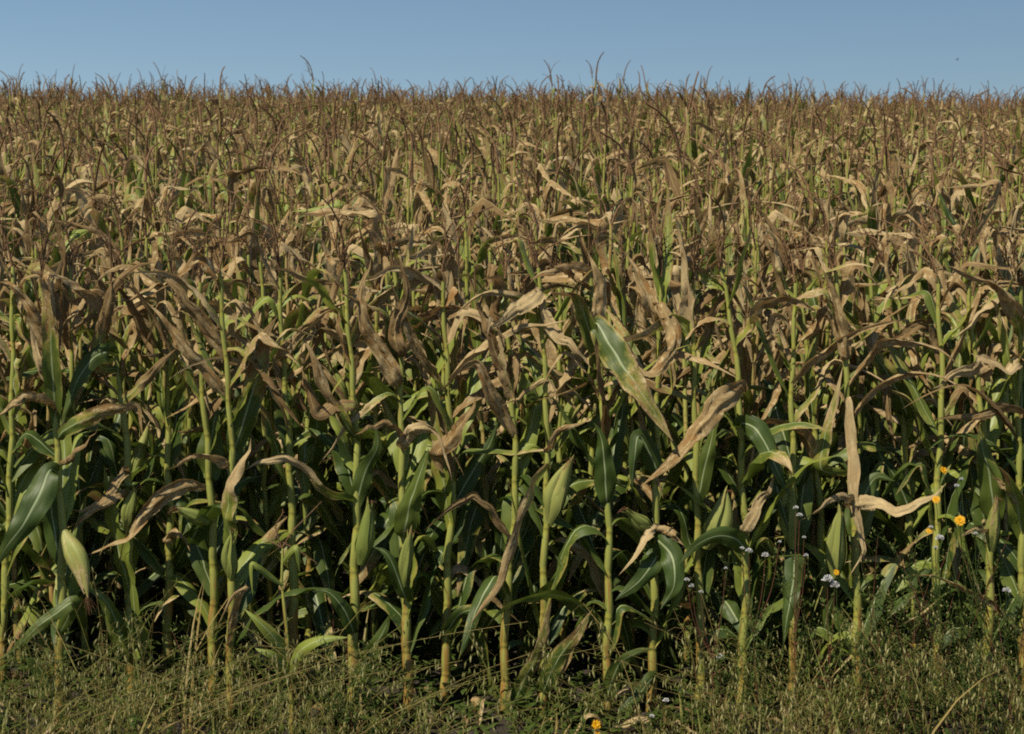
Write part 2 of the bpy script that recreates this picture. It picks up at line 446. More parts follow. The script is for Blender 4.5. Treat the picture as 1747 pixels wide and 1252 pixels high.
def tassel_mesh(mb, base, H, rng, sides=4, nbr=7, lod=0, lean=None, scale=1.0):
    lean = rng.normal(size=2) * .18 if lean is None else np.asarray(lean)
    L = rng.uniform(.18, .38) * scale
    n = 7 if lod else 9
    t = np.linspace(0, 1, n)
    bend = rng.normal(size=2) * (.085 if lod else .06) + lean * .25 + np.array([-.03, 0])
    P = base + np.stack([lean[0] * t * L + bend[0] * t ** 3, lean[1] * t * L + bend[1] * t ** 3, L * (t - .16 * t ** 3)], -1)
    r0 = .0088 if lod else .0042
    tube(mb, P, r0 * (1.15 - .55 * t), sides, rng.rand())
    brs = []
    for i in range(nbr):
        b = base + (P[-1] - base) * (.05 + .32 * i / nbr)
        az = rng.rand() * 6.28; l = rng.uniform(.12, .24) * scale
        th = rng.uniform(.1, .5) + rng.choice([.1, .25, .6, 1.6]) * t ** 1.3
        D = np.stack([np.sin(th) * np.cos(az), np.sin(th) * np.sin(az), np.cos(th)], -1)
        Q = b + np.concatenate([[np.zeros(3)], np.cumsum(D[:-1] * l / (n - 1), axis=0)])
        tube(mb, Q, (.0046 if lod else .0026) * (1.1 - .6 * t), 3, rng.rand())
        brs.append(Q)
    if not lod:
        for Q in brs + [P, P]:
            for q in np.linspace(.12, 1, 8):
                c = np.array([np.interp(q, t, Q[:, i]) for i in range(3)])
                o = rng.normal(size=3) * .004; d = np.array([rng.normal() * .5, rng.normal() * .5, rng.uniform(-.6, .9)]); d /= np.linalg.norm(d)
                tube(mb, [c + o - d * .005, c + o, c + o + d * .006], [.0004, .0021, .0003], 4, rng.rand())

def ear_meshes(base, tip, wd, rng, dry=.1, yel=.6, rows=13):
    """Returns (husk MB, silk MB)."""
    mb = MB(); base = np.asarray(base, float); tip = np.asarray(tip, float)
    ax = tip - base; L = np.linalg.norm(ax); ax = ax / L
    t = np.linspace(0, 1, rows)
    prof = (np.minimum(1, .45 + 1.5 * t)) * (1 - np.clip((t - .3) / .7, 0, 1) ** 1.45 * .94)
    an = np.linspace(0, 2 * np.pi, 14, endpoint=False)
    A = unit(np.cross(ax, np.array([.2, 1, .1]))); B = np.cross(ax, A)
    bow = A * .02 * rng.normal()
    C = base + ax * (t * L)[:, None] + bow * (np.sin(t * np.pi))[:, None]
    rad = wd * .44 * prof[:, None] * (1 + .05 * np.cos(an * 3 + t[:, None] * 2 + rng.rand() * 6) + .025 * np.cos(an * 9))
    V = C[:, None] + (A * np.cos(an)[:, None] + B * np.sin(an)[:, None])[None] * rad[..., None]
    seed = rng.rand()
    Lv = np.stack(np.broadcast_arrays((np.cos(an) * 1.3)[None], (t * L)[:, None], np.full((1, 1), seed)), -1).astype(float)
    Tn = np.stack(np.broadcast_arrays((dry + .25 * t ** 2)[:, None], np.full((1, 14), yel), np.zeros((1, 1))), -1).astype(float)
    mb.grid(V, Lv, Tn, wrap=True)
    # outer husk leaves wrapping the body, tips standing free
    for k in range(3):
        a0 = k * 2.1 + rng.rand() * .8
        rdir = A * math.cos(a0) + B * math.sin(a0); sdir = -A * math.sin(a0) + B * math.cos(a0)
        tt = np.linspace(0, 1, 12)
        off = (wd * .42 * (np.interp(tt, t, prof) * 1.06 + .04)) + np.clip(tt - .8, 0, 1) * rng.uniform(.0, .12)
        Lk = L * rng.uniform(.9, 1.12)
        P = base + ax * (tt * Lk)[:, None] + rdir * off[:, None]
        blade(mb, P, wd * 1.45, np.tile(-sdir, (12, 1)), fold=1.35, ruf=.02, crump=.05, nu=7, seed=rng.rand(), dry=(dry, dry + .5), yel=yel, edge=.2, rng=rng, foldvar=.05, dexp=3)
    sk = MB()
    for k in range(9):
        d = ax + rng.normal(size=3) * .35; d /= np.linalg.norm(d)
        q = np.linspace(0, 1, 4)[:, None]
        tube(sk, tip - ax * .01 + d * q * .045 + np.array([0, 0, -1]) * q ** 2 * .03, [.0012, .001, .0009, .0005], 3, rng.rand())
    return mb, sk

# ------------------------------------------------------------------ setting: the ground
def build_ground():
    xs = np.concatenate([np.linspace(-260, -32, 20), np.linspace(-30, 30, 121), np.linspace(32, 260, 20)])
    ys = np.concatenate([np.linspace(-60, 2, 12), np.linspace(2.5, 12, 60), np.linspace(12.5, 60, 96), np.linspace(65, 600, 40)])
    X, Y = np.meshgrid(xs, ys, indexing='ij')
    Z = ground_z(X, Y)
    rg = np.random.RandomState(4)
    near = (np.abs(X) < 30) & (Y > 2) & (Y < 60)
    Z = Z + near * rg.normal(size=Z.shape) * .018
    mb = MB(); P = np.stack([X, Y, Z], -1)
    mb.grid(P, P * 0, P * 0)
    o = mb.build("ground", M_SOIL)
    tag(o, "dark brown soil under the maize, rising to the skyline", "ground", kind="structure")
build_ground()

# ------------------------------------------------------------------ maize variants
def centre_line(H, rng, lean=.03, n=14):
    t = np.linspace(0, 1, n)
    a = rng.normal(size=2) * lean; b = rng.normal(size=2) * .02
    return np.stack([a[0] * t + b[0] * np.sin(t * 5), a[1] * t + b[1] * np.sin(t * 4), t * H], -1)

def variant(seed, lod=0, green=0.0):
    """A maize plant around the origin: dict of part meshes (arrays)."""
    rng = np.random.RandomState(seed)
    H = rng.uniform(1.56, 1.82)
    C = centre_line(H, rng)
    at = lambda z: np.array([np.interp(z, C[:, 2], C[:, 0]), np.interp(z, C[:, 2], C[:, 1]), z])
    parts = {'leaves': [], 'ear': None}
    sm = MB(); stalk_mesh(sm, C, sides=(4 if lod else 7), base_r=.0135, seed=rng.rand(), dry=rng.uniform(0, .8), lod=lod)
    parts['stalk'] = sm
    az0 = rng.rand() * 6.28
    zz = np.concatenate([np.linspace(.16, .9, 12), np.linspace(.96, H - .10, 8)]) if not lod else np.linspace(.6, H - .24, 9)
    for i, z in enumerate(zz):
        mb = MB()
        free_leaf(mb, at(z), az0 + (i % 2) * math.pi + rng.normal() * .35, z, H, rng, n=(10 if lod else 22), nu=(3 if lod else 7), green_bias=green)
        parts['leaves'].append(mb)
    tm = MB(); tassel_mesh(tm, at(H) - np.array([0, 0, .02]), H, rng, nbr=((rng.randint(1, 4) if seed >= 508 else rng.randint(0, 2)) if lod else rng.randint(0, 4)), lod=lod, sides=(4 if lod else 5), lean=((rng.normal() * .14, rng.normal() * .14)), scale=(1 if lod else .75))
    parts['tassel'] = tm
    if not lod:
        z = rng.uniform(.78, .95); a = az0 + rng.normal() * .3
        d = np.array([math.cos(a) * .35, math.sin(a) * .35, 1]); d /= np.linalg.norm(d)
        b = at(z) + np.array([math.cos(a), math.sin(a), 0]) * .014
        parts['ear'] = ear_meshes(b, b + d * rng.uniform(.19, .24), rng.uniform(.042, .052), rng, dry=rng.uniform(0, .35), yel=rng.uniform(.2, .9))
    return parts

# rows: list of (x, y) for every plant, nearest first
rp = np.random.RandomState(77)
SPOTS = []
y = 6.4
while y < 50:
    hw = .345 * y + (1.0 if y < 14 else 2.2)
    x = -hw + rp.rand() * .15
    while x < hw:
        SPOTS.append((x + rp.normal() * .02, y + rp.normal() * .05)); x += rp.uniform(.12, .18) if y < 9 else rp.uniform(.13, .20)
    y += .6 if y < 9 else .66 if y < 30 else .75
N_SPLIT, N_IND = 56, 268
NEAR, FARS = SPOTS[:N_IND], SPOTS[N_IND:]

VARS = [variant(100 + i, 0, green=.0) for i in range(14)]
VSTORE = []
for v in VARS:
    st = {'stalk': make_mesh("stalk", v['stalk'].arrays(), M_STALK), 'tassel': make_mesh("tassel", v['tassel'].arrays(), M_TASSEL),
          'ear': make_mesh("ear", v['ear'][0].arrays(), M_HUSK), 'silk': make_mesh("silk", v['ear'][1].arrays(), M_SILK),
          'leaf': [make_mesh("leaf", l.arrays(), M_LEAF) for l in v['leaves']]}
    fm = MB()
    for l in v['leaves']: fm.merge(l.arrays())
    st['foliage'] = make_mesh("foliage", fm.arrays(), M_LEAF)
    VSTORE.append(st)

def plant_proto(k, split):
    st = VSTORE[k]
    r = link("maize_plant", None)
    link("stalk", st['stalk'], r); link("tassel", st['tassel'], r)
    e = link("ear", st['ear'], r); link("silk", st['silk'], e)
    if split:
        for l in st['leaf']: link("leaf", l, r)
    else: link("foliage", st['foliage'], r)
    return r

def copy_tree(o, parent=None):
    c = o.copy(); SC.collection.objects.link(c)
    if parent is not None: c.parent = parent
    for ch in list(o.children): copy_tree(ch, c)
    return c

protos = {}
rq = np.random.RandomState(5)
ORD = {3: "third", 4: "fourth", 5: "fifth", 6: "sixth", 7: "seventh", 8: "eighth", 9: "ninth"}
FN = [(8, "pale edge stalk"), (102, "hanging-ear stalk"), (220, "bright broad-leaved plant"), (288, "bare slim stalk"), (362, "orange-footed stalk"), (396, "white-ribbed leaf"), (500, "stalk behind the shoot"),
      (605, "plump-eared stalk"), (690, "twisted-leaf stalk"), (762, "orange-edged leaf"), (868, "tent-shaped leaves"), (928, "snapped yellow stub"), (1037, "straight bright stalk"), (1116, "brown-flapped stalk"),
      (1192, "fat smooth ear"), (1268, "long tan leaf's plant"), (1355, "narrow speckled ear"), (1398, "pale-leaved slender stalk"), (1460, "tan-wrapped stalk"), (1552, "orange-blotched stalk"), (1600, "short weedy stalk"),
      (1689, "bunched-leaf stalk"), (1743, "rusty edge stalk")]
row2 = {}
for i, (x, y) in enumerate(NEAR):
    split = i < N_SPLIT
    k = rq.randint(14); key = (k, split)
    if key not in protos: o = protos[key] = plant_proto(k, split)
    else: o = copy_tree(protos[key])
    o.location = (x, y, float(ground_z(x, y)))
    o.rotation_euler = (rq.normal() * .02, rq.normal() * .03, rq.rand() * 6.28)
    s = rq.uniform(.93, 1.06); o.scale = (s, s, s * rq.uniform(.95, 1.04))
    px_ = PW / 2 + FPX * x / y
    row = int(round((y - 6.4) / .6)) + 2
    if row == 2:
        a = max([f for f in FN if f[0] <= px_], default=(None, "photo's left edge"))[1]
        b = min([f for f in FN if f[0] > px_], default=(None, "photo's right edge"))[1]
        key2 = (a, b); row2[key2] = row2.get(key2, 0) + 1
        wd_ = ("", "another ", "yet another ", "one more ")[min(3, row2[key2] - 1)]
        tag(o, wd_ + "second-row maize plant seen between the " + a + " and the " + b, "maize plant", "maize plants of the second row")
    else:
        third = "left" if px_ < PW / 3 else "middle" if px_ < PW * 2 / 3 else "right"
        tag(o, "dry-topped maize plant in the " + ORD[min(row, 9)] + " row from the verge, in the " + third + " third", "maize plant", "maize plants in the near rows behind")


# the far field: one mass
FV = [variant(500 + i, 1).copy() for i in range(16)]
def flat(v):
    a = MB()
    for l in v['leaves']: a.merge(l.arrays())
    return a.arrays(), v['stalk'].arrays(), v['tassel'].arrays()
FLAT = [flat(v) for v in FV]
big = MB()
rf = np.random.RandomState(9)
for (x, y) in FARS:
    A = FLAT[rf.randint(8) + (8 if y > 23 else 0)]
    a = rf.rand() * 6.28; s = rf.uniform(.92, 1.08); sz = s * rf.uniform(.93, 1.06)
    sz *= (1.0 if rf.rand() > .05 else rf.uniform(1.06, 1.16)); c, n_ = math.cos(a) * s, math.sin(a) * s
    M = np.array([[c, n_, 0], [-n_, c, 0], [rf.normal() * .04, rf.normal() * .04, sz]])
    loc = np.array([x, y, float(ground_z(x, y))]); so_ = rf.rand() * .9; dd = rf.normal() * .12 - (.12 if y < 24 else .04)
    for mi, arr in enumerate(A):
        V, F, L, T, _ = arr
        L = L.copy(); L[:, 2] += so_; T = T.copy(); T[:, 0] += dd
        big.add(V @ M + loc, F, L, T, mi)
o = big.build("maize_field", [M_LEAF, M_STALK, M_TASSEL])
tag(o, "dense mass of drying maize covering the slope up to the skyline", "maize field", kind="stuff")
del big

# ------------------------------------------------------------------ the front row, plant by plant
D0 = 5.85
exec_front = None
FRONT = [
 # key, depth, stalk pixels bottom->top, dryness, label
 ('p2', 5.95, [(2,1262),(8,1000),(14,860),(18,640),(15,480),(12,380)], .1, "pale green maize stalk cut by the photo's edge, beside a broad drooping green leaf"),
 ('p1', 5.75, [(98,1275),(104,1100),(106,900),(97,750),(91,610),(74,500),(62,400)], .5, "tall orange tinged maize stalk with a ripe pale ear hanging down to the side"),
 ('p3', 5.95, [(226,1262),(222,1050),(217,930),(213,800),(196,660),(176,560),(170,430)], .1, "maize plant with broad bright green upright leaves rising just above the grass clump"),
 ('p4', 6.05, [(284,1255),(287,1050),(290,900),(286,740),(290,560),(296,430)], .2, "slim maize stalk with dark nodes, standing bare between two leafy neighbours near the grass clump"),
 ('p5', 5.95, [(362,1262),(363,1080),(366,950),(359,790),(352,690),(345,560),(350,420)], .35, "maize stalk with an orange foot and a crumpled tan leaf sagging over its green ear"),
 ('p6', 5.80, [(391,1272),(394,1100),(397,950),(397,850),(398,740),(389,600),(381,480),(376,360)], .3, "maize plant with a large white-ribbed upright green leaf whose tip is brown"),
 ('p7', 6.05, [(505,1255),(502,1080),(498,880),(492,720),(482,560),(478,430)], .15, "maize stalk standing behind the small young maize shoot"),
 ('p8', 5.85, [(601,1268),(603,1100),(606,950),(609,800),(601,650),(590,500),(584,400)], .1, "yellow green maize stalk with a plump dark green ear pressed upright beside it"),
 ('p9', 5.85, [(698,1268),(694,1100),(690,1000),(686,850),(683,700),(680,570),(668,440),(660,350)], .15, "thick maize stalk with two long brown leaves twisting upright above it"),
 ('p10', 5.95, [(756,1262),(762,1080),(764,960),(774,820),(765,660),(756,500),(752,380)], .3, "maize plant holding an orange edged dry leaf up to one side"),
 ('p11', 5.90, [(860,1265),(862,1080),(872,940),(880,820),(872,660),(862,500),(860,380)], .25, "maize stalk below a tent-shaped pair of thin dry leaves"),
 ('p12', 5.85, [(926,1268),(926,1100),(929,950),(934,790),(930,650),(920,500),(915,390)], .6, "maize plant with a snapped yellow leaf stub and a light green ear leaning away"),
 ('p13', 5.80, [(1035,1272),(1036,1120),(1039,950),(1035,830),(1029,700),(1016,560),(1003,450),(996,350)], .05, "straight bright maize stalk under a wide green leaf slanting down with a brown margin"),
 ('p14', 5.88, [(1110,1266),(1114,1100),(1117,960),(1119,820),(1121,680),(1126,520),(1130,400)], .1, "thick maize stalk with a withered brown flap folded over it at half height"),
 ('p15', 5.90, [(1192,1265),(1196,1100),(1192,1000),(1188,850),(1184,700),(1180,540),(1178,420)], .1, "maize stalk with a fat smooth ear leaning outward above an arching green leaf"),
 ('p16', 5.86, [(1264,1268),(1268,1100),(1273,950),(1265,800),(1261,660),(1243,520),(1222,430),(1212,340)], .25, "maize plant from which a long wide tan leaf slants down across its neighbours"),
 ('p17', 5.92, [(1350,1264),(1354,1100),(1358,960),(1354,820),(1350,680),(1356,520),(1352,400)], .05, "maize plant with one narrow upright ear speckled by seed stems in front"),
 ('p18', 6.02, [(1402,1258),(1404,1080),(1400,900),(1391,780),(1383,680),(1374,580),(1368,500),(1364,400)], .1, "slender maize stalk with pale narrow upper leaves and a long arching brown leaf"),
 ('p19', 5.82, [(1461,1270),(1462,1120),(1461,980),(1455,860),(1448,700),(1440,600),(1428,500),(1420,380)], .65, "dry-topped maize plant wrapped in a hanging tan leaf, another reaching out level"),
 ('p20', 6.10, [(1560,1250),(1556,1000),(1550,840),(1545,720),(1540,600),(1531,470),(1528,380)], .1, "light green maize stalk with orange blotches, behind the yellow flowers"),
 ('p21', 5.90, [(1601,1265),(1600,1100),(1598,980),(1602,820),(1610,660),(1604,520),(1600,400)], .2, "short maize stalk in the weeds directly below the yellow flowers"),
 ('p22', 5.88, [(1684,1266),(1687,1080),(1691,930),(1686,800),(1672,640),(1660,540),(1652,400)], .25, "maize plant with a wide dark green leaf by its yellow stalk, bunched dry leaves above"),
 ('p23', 5.85, [(1748,1268),(1745,1100),(1741,900),(1733,700),(1737,560),(1730,430)], .5, "rusty maize stalk at the photo's edge nearest the flowers, leaves brown and torn"),
]
# leaf: plant, pixels base->tip, width px, dry0, dry1, fold, twist, lean towards camera (m), yellow
HERO = [
 ('p1',[(93,605),(72,555),(50,508),(22,482),(-18,497)],27,.9,1.1,.7,.5,.10,0),
 ('p1',[(97,665),(80,640),(70,600),(60,552)],22,.9,1,.9,.3,.05,0),
 ('p1',[(96,695),(70,674),(40,682),(12,708)],26,.8,1,.8,.8,.12,0),
 ('p3',[(172,622),(178,570),(192,520),(207,482),(237,461),(280,450)],27,.25,1.1,.6,.6,.10,.3),
 ('p3',[(188,600),(165,612),(143,652),(128,696),(118,726)],30,0,.1,.4,.1,.12,.1),
 ('p1',[(108,738),(140,718),(185,703),(225,690),(252,690),(260,738)],28,.1,1.1,.5,.5,.14,.2),
 ('p1',[(118,785),(138,768),(160,748),(178,726)],16,.7,1,.9,.8,.10,0),
 ('p3',[(215,685),(247,655),(282,620),(314,590)],24,.2,1,.6,.5,.1,.2),
 ('p6',[(388,608),(362,562),(330,515),(298,478),(264,455)],28,.85,1.1,.5,.4,.12,0),
 ('p6',[(389,675),(352,628),(322,580),(292,540),(260,512)],24,.6,1.1,.7,.7,.12,0),
 ('p6',[(405,765),(420,715),(437,670),(448,628),(456,580),(477,538)],44,-.1,.9,.35,.2,.08,.1),
 ('p6',[(393,930),(394,880),(402,825),(424,780),(441,742)],34,-.1,1.3,.35,.4,.12,.5),
 ('p5',[(361,805),(360,765),(366,724),(374,690)],44,-.1,.1,.4,.1,.02,.2),
 ('p6',[(392,790),(368,775),(338,780),(298,796)],20,.8,1.1,1.0,.7,.12,0),
 ('p8',[(598,850),(572,842),(548,820),(520,790),(490,777),(455,781),(430,794)],26,.2,1.2,.6,.6,.14,.2),
 ('p5',[(352,828),(322,822),(290,840),(262,870),(238,905),(202,916),(162,934)],30,.7,1.2,.9,1.1,.16,0),
 ('p3',[(214,805),(196,832),(180,856),(150,863),(107,862)],20,.8,1.1,1.0,.9,.12,0),
 ('p3',[(212,840),(178,860),(155,883),(134,908)],18,.9,1.1,.9,.7,.14,0),
 ('p1',[(92,800),(80,840),(60,885),(32,925),(10,965)],46,-.1,.1,.35,.2,.16,0),
 ('p3',[(223,1010),(207,935),(193,868),(183,790)],46,-.3,0,.3,.1,.05,.65),
 ('p3',[(240,1100),(241,1045),(240,1005),(236,972)],40,-.3,-.1,.3,.1,.12,.55),
 ('p3',[(216,1100),(208,1050),(192,1012),(168,992),(140,1000)],28,-.3,.1,.4,.3,.14,.4),
 ('p3',[(222,1120),(200,1080),(188,1040),(180,1010)],26,-.3,-.1,.4,.3,.1,.5),
 ('p1',[(108,1075),(135,1022),(110,1036),(80,1058),(48,1090),(10,1118)],24,-.2,.1,.4,.2,.14,.2),
 ('p6',[(394,1092),(402,1050),(416,1008),(430,994),(404,1012),(378,1062)],14,.9,1.1,.8,.5,.12,0),
 ('p4',[(290,920),(300,902),(322,905),(338,930)],18,.9,1.1,1.0,.6,.12,0),
 ('p9',[(678,648),(655,605),(630,560),(620,510),(630,468),(640,440)],30,.6,1.1,.5,.3,.1,0),
 ('p9',[(680,600),(672,565),(690,520),(694,480),(686,440)],27,.7,1.1,.6,.4,.06,.3),
 ('p8',[(605,742),(582,702),(560,665),(546,622),(532,588),(524,575)],26,.2,1.2,.6,.6,.12,.1),
 ('p8',[(604,690),(575,690),(545,700),(534,668),(522,625)],26,.5,1.1,.6,.5,.1,0),
 ('p7',[(478,608),(508,577),(542,547),(572,524)],22,.8,1.1,.8,.7,.12,0),
 ('p9',[(688,760),(705,728),(745,732),(760,770),(775,815)],24,.8,1.1,.8,.9,.14,0),
 ('p9',[(684,745),(668,722),(640,725),(612,738)],20,.9,1.1,.9,.8,.12,0),
 ('p10',[(770,800),(748,770),(770,742),(797,706),(813,672)],36,.6,1.1,.6,.5,.14,.2),
 ('p9',[(690,910),(700,862),(716,812),(734,760)],38,-.1,.2,.4,.3,.1,.25),
 ('p12',[(932,795),(910,828),(890,872),(868,940),(845,992),(803,1048)],24,.4,1.2,.6,.7,.2,.2),
 ('p11',[(872,915),(848,876),(822,846),(800,840),(770,856),(728,892)],20,.8,1.1,1.0,.8,.14,0),
 ('p12',[(931,650),(900,665),(860,693)],12,.6,.6,1.6,.2,.06,.9),
 ('p11',[(874,732),(850,690),(830,650),(812,622),(778,640),(742,668)],26,.7,1.1,.7,.7,.14,0),
 ('p11',[(868,645),(846,592),(828,550),(814,515)],25,.9,1.1,.6,.4,.1,0),
 ('p13',[(1018,552),(1045,600),(1075,645),(1105,690),(1139,744)],48,.15,.55,.35,.3,.18,.1),
 ('p16',[(1262,662),(1218,688),(1180,728),(1140,772),(1083,818)],40,.75,1.1,.5,.5,.2,0),
 ('p14',[(1126,520),(1146,570),(1130,612),(1102,632),(1078,612),(1058,575)],30,.9,1.1,.7,.8,.16,0),
 ('p13',[(1017,560),(1023,510),(1015,462),(998,425)],27,.9,1.1,.6,.4,.06,0),
 ('p12',[(921,500),(892,520),(862,545),(832,562)],28,.9,1.1,.6,.5,.12,0),
 ('p12',[(924,515),(945,560),(975,592),(1003,622)],26,.9,1.1,.7,.6,.12,0),
 ('p12',[(1000,468),(970,456),(935,466),(900,482)],26,1,1.1,.6,.6,.14,0),
 ('p14',[(1119,800),(1088,740),(1078,780),(1074,832)],32,-.2,.05,.4,.4,.12,0),
 ('p12',[(934,760),(958,728),(998,714)],16,.9,1.1,.7,.6,.14,0),
 ('p13',[(1034,850),(1030,790),(1024,745),(1012,718)],38,-.2,.1,.4,.3,.06,0),
 ('p18',[(1393,788),(1375,750),(1348,727),(1310,715),(1268,726),(1222,748)],25,.5,1.2,.8,.7,.14,0),
 ('p16',[(1262,720),(1285,730),(1305,768),(1320,805),(1340,840)],36,-.2,.1,.4,.3,.14,0),
 ('p17',[(1352,870),(1320,825),(1328,860),(1338,900)],28,-.2,.1,.4,.2,.1,0),
 ('p16',[(1268,900),(1288,856),(1308,824),(1316,796)],22,.6,1.2,.6,.5,.12,0),
 ('p16',[(1270,935),(1250,912),(1215,903),(1180,916),(1150,948)],34,-.2,.05,.35,.5,.18,.05),
 ('p14',[(1118,898),(1100,903),(1082,932),(1052,972)],20,.8,1.1,.9,.6,.14,0),
 ('p14',[(1118,905),(1132,898),(1148,905),(1160,925)],22,.8,1.1,.8,.8,.12,0),
 ('p14',[(1116,945),(1088,978),(1045,1012)],36,-.2,.05,.4,.3,.14,0),
 ('p14',[(1118,915),(1140,940),(1143,985),(1120,1025)],44,-.2,.05,.35,.2,.16,0),
 ('p19',[(1452,856),(1482,850),(1512,860),(1552,850),(1592,816)],28,.8,1.1,.7,.6,.16,0),
 ('p19',[(1452,852),(1425,838),(1395,855),(1358,874)],16,.9,1.1,1.1,.6,.14,0),
 ('p19',[(1446,680),(1449,770),(1453,850),(1462,905),(1464,945),(1438,978)],24,.85,1.1,.7,.6,.06,0),
 ('p19',[(1401,800),(1404,745),(1418,690),(1434,625)],25,.1,.7,.5,.3,.04,.4),
 ('p19',[(1440,605),(1428,545),(1415,500),(1398,462)],24,.8,1.1,.6,.4,.08,0),
 ('p20',[(1542,700),(1512,645),(1482,600),(1460,555)],38,0,.4,.4,.3,.1,.1),
 ('p20',[(1544,640),(1505,640),(1508,700),(1514,765)],22,.9,1.1,.8,.4,.1,0),
 ('p22',[(1675,618),(1640,628),(1608,640),(1572,662)],28,.8,1.1,.8,.7,.14,0),
 ('p23',[(1737,608),(1705,626),(1672,612),(1640,602)],22,.8,1.1,.8,.7,.12,0),
 ('p23',[(1738,702),(1690,694),(1640,702),(1578,708)],24,.8,1.1,.9,.8,.14,0),
 ('p22',[(1690,880),(1682,820),(1668,770),(1660,722)],44,-.1,.3,.35,.2,.08,.2),
 ('p23',[(1742,850),(1715,835),(1695,818),(1680,805)],22,.9,1.1,.8,.6,.1,0),
 ('p22',[(1690,905),(1665,900),(1640,898),(1612,912)],14,.9,1.1,.9,.6,.14,0),
 ('p18',[(1384,700),(1376,640),(1384,585),(1394,540)],24,.1,.5,.5,.3,.06,.5),
 ('p8',[(604,1072),(592,1035),(566,1002),(538,1000)],26,-.2,.1,.4,.3,.1,0),
 ('p8',[(608,1165),(630,1115),(655,1072),(672,1032)],34,-.2,.1,.35,.3,.12,.1),
 ('p9',[(692,1015),(680,975),(664,938),(640,925)],28,-.2,.1,.4,.3,.1,0),
 ('p10',[(762,1075),(785,1040),(812,1025),(840,1000)],24,-.2,.4,.4,.3,.12,0),
 ('p12',[(928,1170),(950,1115),(986,1065),(1008,1028)],32,0,.6,.35,.3,.12,.1),
 ('p11',[(868,1215),(895,1150),(925,1085),(940,1000)],30,.15,.7,.4,.3,.1,.1),
 ('p12',[(929,1010),(950,985),(958,960),(945,938)],26,-.2,.05,.4,.3,.1,.2),
 ('p13',[(1036,1180),(1052,1125),(1085,1100),(1115,1094)],28,-.2,.3,.35,.3,.12,.1),
 ('p14',[(1112,1150),(1085,1175),(1060,1195),(1045,1225)],24,-.2,.2,.4,.3,.12,0),
 ('p17',[(1354,940),(1345,990),(1334,1040),(1328,1085)],34,-.1,.2,.4,.3,.12,0),
 ('p18',[(1402,1090),(1404,1045),(1420,1000)],26,-.1,.2,.4,.2,.08,.1),
 ('p20',[(1555,960),(1545,990),(1562,1025),(1582,1065)],24,-.2,.1,.4,.3,.12,0),
 ('p1',[(104,960),(94,900),(90,850),(95,800)],34,-.2,.1,.4,.2,.02,0),
 ('p15',[(1188,860),(1200,800),(1212,745),(1222,705)],30,-.2,.1,.4,.3,.04,.2),
 ('p10',[(770,870),(810,800),(835,760),(850,720)],32,-.2,.1,.35,.2,-.05,0),
 ('p8',[(608,860),(625,800),(645,760),(640,720)],30,-.2,.1,.35,.3,.02,.1),
 ('p20',[(1550,870),(1525,815),(1500,780),(1490,750)],34,-.2,.1,.35,.3,.05,0),
 ('p19',[(1456,900),(1480,840),(1500,815),(1530,822)],36,-.2,.1,.35,.3,-.03,.1),
]
EARS = [  # plant, base px, tip px, width px, dry, yellow
 ('p1',(109,905),(150,1022),31,.25,.9), ('p5',(356,892),(300,866),25,.0,.3), ('p8',(616,962),(632,856),31,-.1,.15),
 ('p12',(938,892),(973,784),30,.05,.9), ('p15',(1205,935),(1240,836),36,-.1,.8),
 ('p17',(1352,935),(1350,806),25,-.1,.6), ('p19',(1424,985),(1436,862),29,-.1,.75), ('p9',(690,1000),(700,905),22,-.1,.5),
 ('p14',(1112,905),(1068,868),24,-.1,.5), ('p6',(395,990),(398,905),20,-.1,.5), ('p22',(1692,940),(1700,850),24,.2,.6), ('p3',(215,905),(232,830),20,-.1,.6),
]

